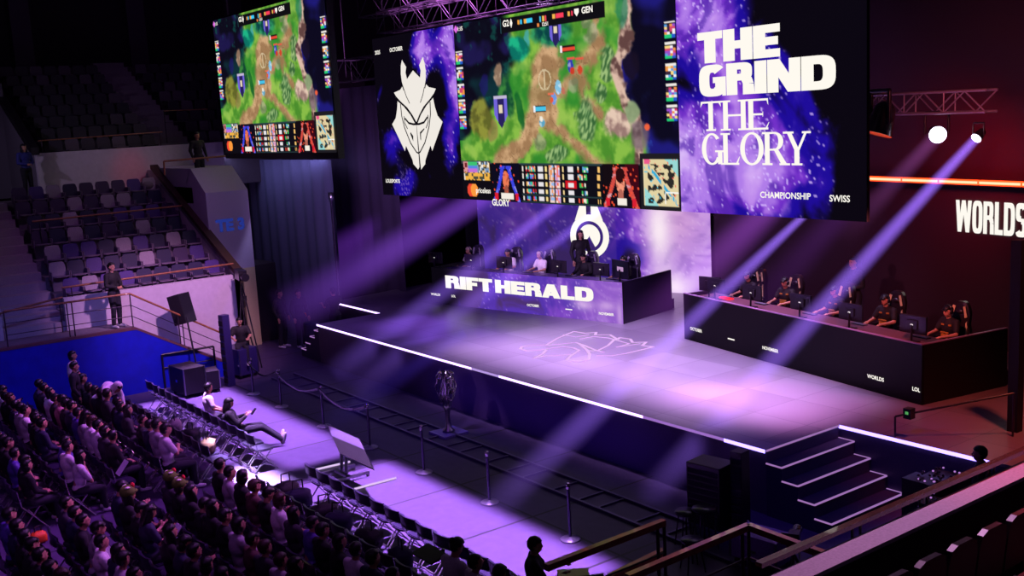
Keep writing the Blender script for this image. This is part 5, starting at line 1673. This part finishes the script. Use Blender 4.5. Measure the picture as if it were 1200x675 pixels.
def lamp(label, p, tgt, r_, hot, m, cname='moving_head_light'):
    t = thing(cname, label, 'stage light', tuple(p))
    d = (Vector(tgt)-Vector(p)).normalized()
    MB().tube(-d*r_*1.6, -d*.01, r_*.75, r_, 16).ell(-d*r_*1.6, (r_*.75,)*3, 12, 8).build('head', M_PLASTIC, t)
    y = MB(); s = d.cross(Vector((0, 0, 1))).normalized()
    for k in (-1, 1): y.tube(s*(k*r_*1.2)-d*r_*.7, s*(k*r_*1.2)-d*r_*.7+Vector((0, 0, r_*2.3)), r_*.14)
    y.tube(s*(-r_*1.2)-d*r_*.7+Vector((0, 0, r_*2.3)), s*(r_*1.2)-d*r_*.7+Vector((0, 0, r_*2.3)), r_*.16)
    y.build('yoke', M_PLASTIC, t)
    if m is not None: MB().tube(-d*.008, d*.012, r_*.9, r_*.9, 18).build('lens', m, t)
    return t
LA = aty(1099, 158, RYT); LB = aty(1144, 162, RYT)
# ---------------------------------------------------------------- light beams in the haze
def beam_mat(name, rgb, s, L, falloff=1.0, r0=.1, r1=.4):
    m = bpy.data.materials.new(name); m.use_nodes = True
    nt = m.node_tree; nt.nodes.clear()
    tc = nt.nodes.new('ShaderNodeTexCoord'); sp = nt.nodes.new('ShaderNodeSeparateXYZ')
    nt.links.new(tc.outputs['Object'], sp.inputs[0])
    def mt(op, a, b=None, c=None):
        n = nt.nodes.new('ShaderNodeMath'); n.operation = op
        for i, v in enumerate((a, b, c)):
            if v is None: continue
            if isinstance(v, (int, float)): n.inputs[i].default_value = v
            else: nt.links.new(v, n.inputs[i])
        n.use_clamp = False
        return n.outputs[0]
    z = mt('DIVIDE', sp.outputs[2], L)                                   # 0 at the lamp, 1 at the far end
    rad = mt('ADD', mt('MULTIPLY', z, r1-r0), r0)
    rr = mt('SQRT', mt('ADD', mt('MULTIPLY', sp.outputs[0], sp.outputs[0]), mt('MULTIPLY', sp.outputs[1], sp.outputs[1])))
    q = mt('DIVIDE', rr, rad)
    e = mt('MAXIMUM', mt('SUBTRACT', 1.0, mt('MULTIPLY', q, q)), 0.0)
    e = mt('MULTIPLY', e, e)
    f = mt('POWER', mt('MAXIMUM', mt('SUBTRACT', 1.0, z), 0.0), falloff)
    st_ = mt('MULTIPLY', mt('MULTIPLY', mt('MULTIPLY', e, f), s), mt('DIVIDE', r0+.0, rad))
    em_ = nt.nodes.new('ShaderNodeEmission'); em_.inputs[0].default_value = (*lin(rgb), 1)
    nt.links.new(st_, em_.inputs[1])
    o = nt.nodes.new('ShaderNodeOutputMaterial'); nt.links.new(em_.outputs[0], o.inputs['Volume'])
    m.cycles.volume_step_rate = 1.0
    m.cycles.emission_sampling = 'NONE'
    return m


def beam(label, a, b, r0, r1, rgb, s, falloff=1.0, kind=None):
    a = Vector(a); b = Vector(b); L = (b-a).length
    m = beam_mat('haze beam '+label[:20], rgb, s, L, falloff, r0, r1)
    n = 20
    mb = MB()
    vs = [(r*math.cos(2*PI*i/n), r*math.sin(2*PI*i/n), z) for r, z in ((r0, 0), (r1, L)) for i in range(n)]
    mb.add(vs, [(i, (i+1) % n, n+(i+1) % n, n+i) for i in range(n)]+[tuple(range(n))[::-1], tuple(range(n, 2*n))])
    o = mb.build('light_beam', m)
    o.location = a
    o.rotation_mode = 'QUATERNION'
    o.rotation_quaternion = (b-a).to_track_quat('Z', 'Y')
    return tag(o, label, 'light beam', None, kind)


def end(px, py, z): return at(px, py, z)
eB = end(752, 592, 0)
lamp('white violet spotlight on the right truss throwing the sharp slanting beam', LB, eB, .11, 1, glow('hot lens', (240, 225, 255), 7.0))
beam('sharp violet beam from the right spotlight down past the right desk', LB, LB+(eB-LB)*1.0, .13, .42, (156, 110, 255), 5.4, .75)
eA = LA+(eB-LB).normalized()*5
lamp('large round glowing white spotlight left of the beam spotlight on the right truss', LA+Vector((0, 0, 0)), LA+(CO-LA)*.4+Vector((2.2, 0, -2)), .19, 1, glow('hot lens', (240, 225, 255), 7.0))
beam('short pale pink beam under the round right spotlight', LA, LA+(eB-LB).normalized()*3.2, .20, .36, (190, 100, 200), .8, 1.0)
pd = aty(1028, 158, 19.2)
lamp('unlit black moving head lamp hanging beside the right edge of the main screen', pd, pd+Vector((-.3, -.6, -2)), .30, 0, None)
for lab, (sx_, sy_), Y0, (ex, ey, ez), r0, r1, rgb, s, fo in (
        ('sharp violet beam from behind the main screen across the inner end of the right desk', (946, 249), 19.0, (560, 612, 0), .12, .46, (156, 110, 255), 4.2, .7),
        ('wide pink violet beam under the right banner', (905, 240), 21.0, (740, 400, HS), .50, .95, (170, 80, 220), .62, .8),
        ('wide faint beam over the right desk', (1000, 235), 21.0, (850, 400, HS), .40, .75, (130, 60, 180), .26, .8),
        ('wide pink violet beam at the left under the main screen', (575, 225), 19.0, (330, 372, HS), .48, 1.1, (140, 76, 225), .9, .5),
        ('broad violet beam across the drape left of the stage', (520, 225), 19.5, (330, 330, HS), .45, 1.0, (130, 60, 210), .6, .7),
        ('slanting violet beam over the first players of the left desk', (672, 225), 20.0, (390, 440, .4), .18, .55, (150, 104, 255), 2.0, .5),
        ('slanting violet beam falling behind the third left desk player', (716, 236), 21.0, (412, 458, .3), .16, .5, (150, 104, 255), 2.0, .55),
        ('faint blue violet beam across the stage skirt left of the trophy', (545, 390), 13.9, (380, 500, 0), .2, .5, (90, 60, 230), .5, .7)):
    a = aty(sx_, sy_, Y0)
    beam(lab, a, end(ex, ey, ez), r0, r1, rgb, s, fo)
# soft haze glow hanging over the left half of the stage
def haze(label, c, r, rgb, s):
    m = bpy.data.materials.new('haze '+label[:16]); m.use_nodes = True
    nt = m.node_tree; nt.nodes.clear()
    tc = nt.nodes.new('ShaderNodeTexCoord'); ln_ = nt.nodes.new('ShaderNodeVectorMath'); ln_.operation = 'LENGTH'
    nt.links.new(tc.outputs['Object'], ln_.inputs[0])
    mr = nt.nodes.new('ShaderNodeMapRange'); mr.inputs['From Min'].default_value = 1.0; mr.inputs['From Max'].default_value = .1; mr.inputs['To Min'].default_value = 0; mr.inputs['To Max'].default_value = s
    mr.interpolation_type = 'SMOOTHSTEP'
    nt.links.new(ln_.outputs['Value'], mr.inputs['Value'])
    e = nt.nodes.new('ShaderNodeEmission'); e.inputs[0].default_value = (*lin(rgb), 1); nt.links.new(mr.outputs[0], e.inputs[1])
    o = nt.nodes.new('ShaderNodeOutputMaterial'); nt.links.new(e.outputs[0], o.inputs['Volume'])
    m.cycles.emission_sampling = 'NONE'
    b = MB().ell((0, 0, 0), (1, 1, 1), 20, 12).build('haze', m)
    b.location = c; b.scale = r
    return tag(b, label, 'haze', None, 'stuff')
0 and haze('violet haze over the left half of the stage', (-27.5, 16.5, 2.4), (6, 3.6, 2.4), (110, 50, 210), .028)
0 and haze('dim red haze under the right lighting truss', (-12, 21.5, 6), (5, 2.2, 3.4), (190, 20, 50), .016)

# ---------------------------------------------------------------- audience
chair = make_folding_chair()
chair_used = [0]
def place_chair(x, y, lab, rz=0, grp='folding chairs'):
    o = chair if not chair_used[0] else copy_tree(chair)
    chair_used[0] = 1
    o.location = (x, y, 0); o.rotation_euler.z = rz; o['label'] = lab; o['group'] = grp
    return o
LX = [-20.25-.495*i for i in range(14)]           # left block, counted from the aisle
RXs = [-17.45+.495*i for i in range(16)]          # right block, counted from the aisle
ROWY = [8.15, 7.18, 6.20, 5.32, 4.48, 3.64, 2.80, 1.96]
ROWN = ['front row', 'second row', 'third row', 'fourth row', 'fifth row', 'sixth row', 'seventh row', 'eighth row']
rc = random.Random(11)
SH = [(mat('black t-shirt', (24, 20, 28), .85), 'black top', 9), (mat('charcoal shirt', (52, 46, 58), .85), 'dark grey top', 4), (mat('white t-shirt', (222, 212, 222), .85), 'white t-shirt', 5),
      (mat('pale grey hoodie', (168, 158, 172), .9), 'pale grey hoodie', 3), (mat('navy jacket', (34, 32, 66), .8), 'navy jacket', 3), (mat('violet jersey', (86, 60, 160), .5), 'shiny violet top', 1), (mat('brown jumper', (92, 58, 60), .9), 'brown jumper', 1), (mat('dusty pink top', (170, 110, 124), .9), 'dusty pink top', 1)]
POSES = [('sit_lap', 5, 'hands in lap'), ('sit_phone', 2, 'looking at a phone'), ('sit_arms', 3, 'arms folded'), ('sit_chin', 1.5, 'chin in hand'), ('sit_turn', 1.5, 'head turned')]
HAIR = [('short', 5, 'short black hair'), ('fringe', 3, 'fringed black hair'), ('long', 3, 'long black hair'), ('bob', 2, 'bobbed black hair'), ('bun', .6, 'black hair in a bun')]
def pick(L, r): return r.choices(L, [q[-2] if isinstance(q[1], (int, float)) else q[2] for q in L])[0]
def cap_hat(t, hc, Mh):
    h = MB().ell(hc+Mh @ Vector((0, -.012, .055)), (.108, .122, .105), 16, 10, M=Mh)
    h.ell(hc+Mh @ Vector((0, .10, .03)), (.075, .05, .015), 10, 6, M=Mh)
    o = h.build('hat', mat('olive green felt', (96, 116, 40), .9, bump=.4), t)
    MB().ell(hc+Mh @ Vector((.0, .085, .12)), (.05, .035, .05), 8, 6).build('hat_ornament', mat('red felt', (214, 34, 46), .8), o)
    MB().ell(hc+Mh @ Vector((-.07, -.01, .13)), (.03, .045, .02), 8, 6).ell(hc+Mh @ Vector((.07, -.01, .13)), (.03, .045, .02), 8, 6).build('hat_eyes', mat('cream felt', (230, 226, 210), .8), o)
hats = {('R', 3, 0), ('R', 3, 1), ('R', 4, 1)}
nper = 0
for blk, XS in (('L', LX), ('R', RXs)):
    for r, Y in enumerate(ROWY):
        for i, X in enumerate(XS):
            hx, hy = proj((X, Y+.0, 1.2))
            fx_, fy_ = proj((X, Y, .4))
            if hx < -14 or hy > 690 or hx > 700: continue
            if blk == 'R' and hy > 682 and r > 1: continue
            bl = 'left block' if blk == 'L' else 'right block'
            seat = '%s seat from aisle, %s, %s' % (ORD[i], ROWN[r], bl)
            empty = (r == 0) or (r == 1 and (blk == 'L' or i < 12)) or (r > 1 and rc.random() < .07)
            chy = Y+(0 if r else 0)
            occupied_by = 'L0' if (blk == 'L' and r == 0 and i in (4, 1)) else None
            if occupied_by or not empty:
                place_chair(X, chy, 'folding chair under a spectator, '+seat, R(rc.uniform(-3, 3)), 'folding chairs of the audience, occupied')
            else:
                place_chair(X, chy, 'empty black folding chair, '+seat, R(rc.uniform(-3, 3)), 'empty folding chairs of the audience')
            if empty: continue
            sm, sn, _ = rc.choices(SH, [q[2] for q in SH])[0]
            pk, _, pn = rc.choices(POSES, [q[1] for q in POSES])[0]
            hk, _, hn = rc.choices(HAIR, [q[1] for q in HAIR])[0]
            sl = 'long' if sn != 'white t-shirt' and rc.random() < .6 else 'short'
            wear = sn
            isH = (blk, r, i) in hats
            if isH: hn = 'green novelty hat'; pk = 'sit_lap'; pn = ''
            lab = 'spectator, %s, %s, %s' % (hn, wear, seat)
            t, hc, Mh = person(pk, lab, (X+rc.uniform(-.04, .04), chy+.02, 0), R(rc.uniform(-14, 10)), sm, sl, hk, M_HAIRB if rc.random() < .12 else None, group='seated spectators', scale=rc.uniform(.94, 1.04))
            if isH: cap_hat(t, hc, Mh)
            if pk == 'sit_phone':
                q = MB().box(-.04, .04, -.008, .008, -.075, .075, 0, Euler((R(-40), 0, 0)).to_matrix().to_4x4()).build('phone', M_PLASTIC)
                q.location = Vector(t.location)+Vector((0, .40, .93))
                tag(q, 'phone held by the spectator in the '+seat, 'phone', 'phones held by spectators')
            nper += 1
# two on the front row of the left block
x4, x1 = LX[5], LX[2]
t, _, _ = person('sit_turn', 'spectator in a white t-shirt looking up, alone in the front row with one neighbour', (at(250, 480, .7).x, 8.15, 0), R(-10), SH[2][0], 'short', 'short')
t, _, _ = person('slouch', 'spectator in black with long hair, legs stretched out, holding a phone in the front row', (at(270, 500, .6).x, 8.2, 0), R(-14), SH[0][0], 'long', 'long')
q = MB().box(-.04, .04, -.008, .008, -.08, .08, 0, Euler((R(-45), 0, 0)).to_matrix().to_4x4()).build('phone', M_PLASTIC); q.location = Vector(t.location)+Vector((.12, .40, .86))
tag(q, 'phone held up by the stretched out spectator in the front row', 'phone')
# standing near the blue wall and stooping in a white hoodie
p = at(88, 450, .9)
person('stand', 'person in a grey top standing against the blue wall above the crowd', (p.x, p.y, 0), R(-30), SH[3][0], 'short', 'bob')
p = at(80, 462, .9); person('stand', 'person in black standing just behind the stooping one in the white hoodie', (p.x+.4, p.y+.1, 0), R(-20), SH[0][0], 'long', 'short')
p = at(128, 470, .9)
person('stoop', 'stooping person in a white hooded top at the far end of the second row', (p.x, p.y-.2, 0), R(-60), mat('white hoodie', (232, 224, 232), .9, bump=.4), 'hood', 'short', scale=1.05)
# bags and coats on the chairs
def bag(label, x, y, z, m, s=1.0, seed=0):
    rr = random.Random(seed)
    o = MB().ell((0, 0, .15*s), (.20*s, .14*s, .17*s), 16, 10, fn=lambda v: Vector([math.copysign(abs(q)**.6, q) for q in v])*(1+.18*noise.noise(v*2.2+Vector((seed, 0, 0))))*(.8 if v.z > .5 else 1)).box(-.12*s, .12*s, .10*s, .165*s, .04*s, .18*s).build('bag', m)
    MB().path([(-.08*s, 0, .28*s), (-.07*s, 0, .42*s), (.07*s, 0, .42*s), (.08*s, 0, .28*s)], .012, 6).build('bag_handle', M_PLASTIC, o)
    o.location = (x, y, z); o.rotation_euler.z = rr.uniform(0, 3)
    return tag(o, label, 'bag')
MBK = mat('black bag cloth', (24, 22, 30), .7, bump=.4); MTAN = mat('tan tote cloth', (150, 120, 96), .9, bump=.4)
for k, i in enumerate((1, 3, 5)):
    bag(('tan tote bag on the second row near the aisle', 'black rucksack on the second row, fourth seat from the aisle', 'grey bag on the second row, sixth seat from the aisle')[k], LX[i], ROWY[1]+.02, .475, (MTAN, MBK, mat('grey bag', (120, 110, 120), .8))[k], 1.0, k)
for k, i in enumerate((1, 2, 4, 5, 7, 9)):
    bag('dark bag or coat heaped on the %s chair from the aisle, second row, right block' % ORD[i], RXs[i], ROWY[1]+.02, .475, (MBK, SH[4][0])[k % 2], 1.15, 10+k)
bag('orange printed bag among the crowd at far left', at(42, 605, .5).x, at(42, 605, .5).y, .02, mat('orange bag', (240, 90, 30), .6), .7, 33)
for k, (px, py) in enumerate(((143, 548), (204, 625))):
    q = at(px, py, .95)
    tag(MB().box(-.11, .11, -.15, .15, -.006, .006, 0, Euler((R(50), 0, 0)).to_matrix().to_4x4()).build('paper_sheet', mat('pale paper', (220, 205, 235), .7)), ('white sheet of paper held up by a spectator, left block', 'folded white sheet among the spectators near the aisle')[k], 'paper').location = q
# folding music-stand like laptop stand near the bottom edge
q = at(520, 655, .9)
t = thing('laptop_stand', 'black stand with a flat tray among the front chairs at the bottom edge', 'stand', (q.x, q.y, 0))
MB().tube((0, 0, 0), (0, 0, 1.05), .025).build('pole', M_PLASTIC, t); MB().box(-.25, .25, -.14, .14, 1.05, 1.08, 0, Euler((R(12), 0, 0)).to_matrix().to_4x4()).build('tray', M_PLASTIC, t)
MB().box(-.2, .2, -.2, .2, 0, .03).build('foot', M_PLASTIC, t)

# ---------------------------------------------------------------- lamps
def area(name, loc, tgt, sx_, sy_, rgb, e, spread=None):
    l = bpy.data.lights.new(name, 'AREA'); l.shape = 'RECTANGLE'; l.size = sx_; l.size_y = sy_; l.energy = e; l.color = lin(rgb)
    if spread: l.spread = R(spread)
    o = bpy.data.objects.new(name, l); COL.objects.link(o); o.location = loc
    d = Vector(tgt)-Vector(loc)
    o.rotation_euler = d.to_track_quat('-Z', 'Y').to_euler()
    return o
def spot(name, loc, tgt, ang, rgb, e, blend=.4, r=.15):
    l = bpy.data.lights.new(name, 'SPOT'); l.spot_size = R(ang); l.spot_blend = blend; l.energy = e; l.color = lin(rgb); l.shadow_soft_size = r
    o = bpy.data.objects.new(name, l); COL.objects.link(o); o.location = loc
    o.rotation_euler = (Vector(tgt)-Vector(loc)).to_track_quat('-Z', 'Y').to_euler()
    return o
VIO = (206, 152, 252)
def down(name, x, y, sx_, sy_, e, sp=3, rgb=VIO, z=12.5):
    o = area(name, (x, y, z), (x, y, 0), sx_, sy_, rgb, e, sp); o.rotation_euler = (0, 0, 0); return o
down('floor_patch_light', -24.3, 8.95, 6.6, 2.5, 470)
down('floor_patch_light', -15.2, 8.95, 7.2, 2.5, 560)
down('floor_patch_light', -19.9, 7.7, 1.7, .9, 170, 3, (225, 200, 255))
down('floor_patch_light', -20.4, 9.3, 1.2, 1.6, 40)
# deck wash
down('deck_front', -17.6, 15.7, 9.5, 3.0, 440, 16, (212, 172, 238))
down('deck_front', -13.4, 15.8, 3.4, 2.4, 75, 9, (230, 150, 220))
down('deck_rear', -18.0, 18.4, 8, 1.4, 260, 60, (206, 172, 238), 8.0)
down('deck_left', -24.5, 15.6, 5, 2.4, 50, 9, (150, 96, 240))
spot('red_wash', (-7.5, 16, 9), (-9.2, 17.2, HS), 44, (255, 100, 80), 1500, .9, .2)
spot('red_wash', (-12.5, 20.0, 5.8), (-13.5, 23.5, 5.0), 105, (255, 22, 50), 420, 1.0, .3)
area('skirt_blue', (-18.2, 12.3, .12), (-18.2, 13.45, .75), 8, .12, (84, 30, 255), 9, 120)
# desks
spot('player_wash', (-11.0, 15.6, 5.0), (-12.8, 19.2, 2.5), 58, (255, 120, 120), 640, .8, .1)
spot('player_wash', (-15.5, 15.8, 4.6), (-16.6, 19.8, 2.5), 62, (236, 130, 170), 420, .8, .1)
spot('player_wash', (-21.5, 16.0, 4.6), (-23.6, 20.3, 2.6), 60, (226, 180, 255), 620, .8, .1)
spot('player_wash', (-25.0, 16.0, 4.6), (-26.6, 20.0, 2.6), 60, (226, 180, 255), 620, .8, .1)
spot('truss_left', (-33.5, 14.6, 10), (-36, 18.3, 9.8), 70, (210, 130, 235), 420, .8, .1)
spot('gangway', (-33, 2.5, 8.5), (-38.5, 8.2, 6.4), 44, (190, 170, 215), 330, .9, .1)  # added unseen spot that brightens the gangway wall
# audience
area('house_violet', (-20, 12.6, 11.5), (-21, 4.6, .6), 13, 1.2, (196, 104, 240), 230, 34)
area('house_fill', (-11, 1, 11), (-20, 5, 1), 8, 4, (180, 100, 235), 45, 60)
spot('low_rim', (-23, 15.8, 4.5), (-22.5, 3.6, 1.1), 26, (232, 140, 240), 1350, .6, .2)
spot('low_rim', (-16.5, 15.8, 4.5), (-17, 3.6, 1.1), 26, (232, 140, 240), 1350, .6, .2)
# stand wall and blue boards
spot('stand_wash', (-22.5, 10.6, 8.5), (-30.2, 9.9, 1.5), 40, (250, 178, 240), 3800, .8, .2)
spot('stand_wash', (-27, 9, 13), (-32.5, 9.5, 3.4), 52, (205, 130, 235), 520, .9, .4)
spot('blue_wash', (-23.5, 5.5, 7.5), (-28.6, 7.2, .9), 66, (110, 120, 255), 560, .9, .2)
spot('upper_wash', (-31, 14, 10.5), (-37.2, 11.0, 5.6), 34, (236, 190, 235), 330, 1, .4)
spot('upper_red', (-31, 12, 9), (-37.2, 11.2, 5.8), 14, (255, 60, 80), 160, 1, .2)
spot('gate_wash', (-29.0, 16.0, 9.5), (-33.0, 12.9, 4.6), 36, (206, 190, 255), 1300, .9, .2)
area('upper_dim', (-36, 13, 15), (-41, 12, 7), 6, 6, (190, 130, 220), 28)
area('drape_top', (-35.8, 15.0, 6.0), (-36.0, 16.0, 4.9), 8, .2, (170, 170, 235), 42, 130)  # added strip standing in for the left screen's light on the drape
spot('drape_wash', (-28, 13, 5.0), (-34.5, 18.5, 4.5), 80, (200, 160, 235), 600, 1, .4)
# trusses
area('truss_violet', (-27, 15.2, 12.5), (-26, 18, 10.6), 8, 1, (220, 130, 240), 260, 60)
spot('truss_red', (-10, 17.0, 7), (-11.5, 20, 6.8), 60, (255, 110, 120), 420, .8, .2)
# pit and steps
spot('pit_blue', (-19.5, 9, 9), (-22, 12.2, 0), 74, (64, 24, 255), 330, 1, .3)
spot('trophy_fill', (-15.5, 7.5, 3.2), (at(526, 508, 0).x, at(526, 508, 0).y, 1.0), 12, (214, 170, 255), 520, .6, .1)  # added pair of unseen spots, brightening the dark chrome of the trophy
spot('trophy_fill', (-19.5, 8.6, 4.5), (at(526, 508, 0).x, at(526, 508, 0).y, 1.0), 12, (200, 160, 255), 420, .6, .1)
spot('steps_violet', (-9.0, 11, 7), (-10.6, 14.5, .5), 45, (110, 60, 255), 380, .9, .2)
spot('rail_warm', (-7, 15, 8), (-5.5, 11.4, 3), 34, (255, 80, 90), 1200, .9, .2)
spot('rail_violet', (-8, 10, 9), (-5.6, 8.6, 3), 62, (232, 160, 225), 1150, .9, .2)
spot('crew_violet', (-24, 14, 8), (-28.5, 12, .6), 60, (140, 84, 255), 380, .9, .2)
wd = bpy.data.worlds.new('dark hall'); S.world = wd; wd.use_nodes = True
wd.node_tree.nodes['Background'].inputs[0].default_value = (.0075, .0042, .012, 1)
wd.node_tree.nodes['Background'].inputs[1].default_value = 1.0
S.view_settings.view_transform = 'Standard'
S.view_settings.look = 'None'
S.view_settings.exposure = 0
S.cycles.max_bounces = 5
S.cycles.diffuse_bounces = 2
S.cycles.glossy_bounces = 2
S.cycles.transparent_max_bounces = 8
S.cycles.volume_bounces = 0
S.cycles.use_denoising = True
S.cycles.sample_clamp_indirect = 3
S.cycles.caustics_reflective = False
print('people', nper, 'objects', len(bpy.data.objects))
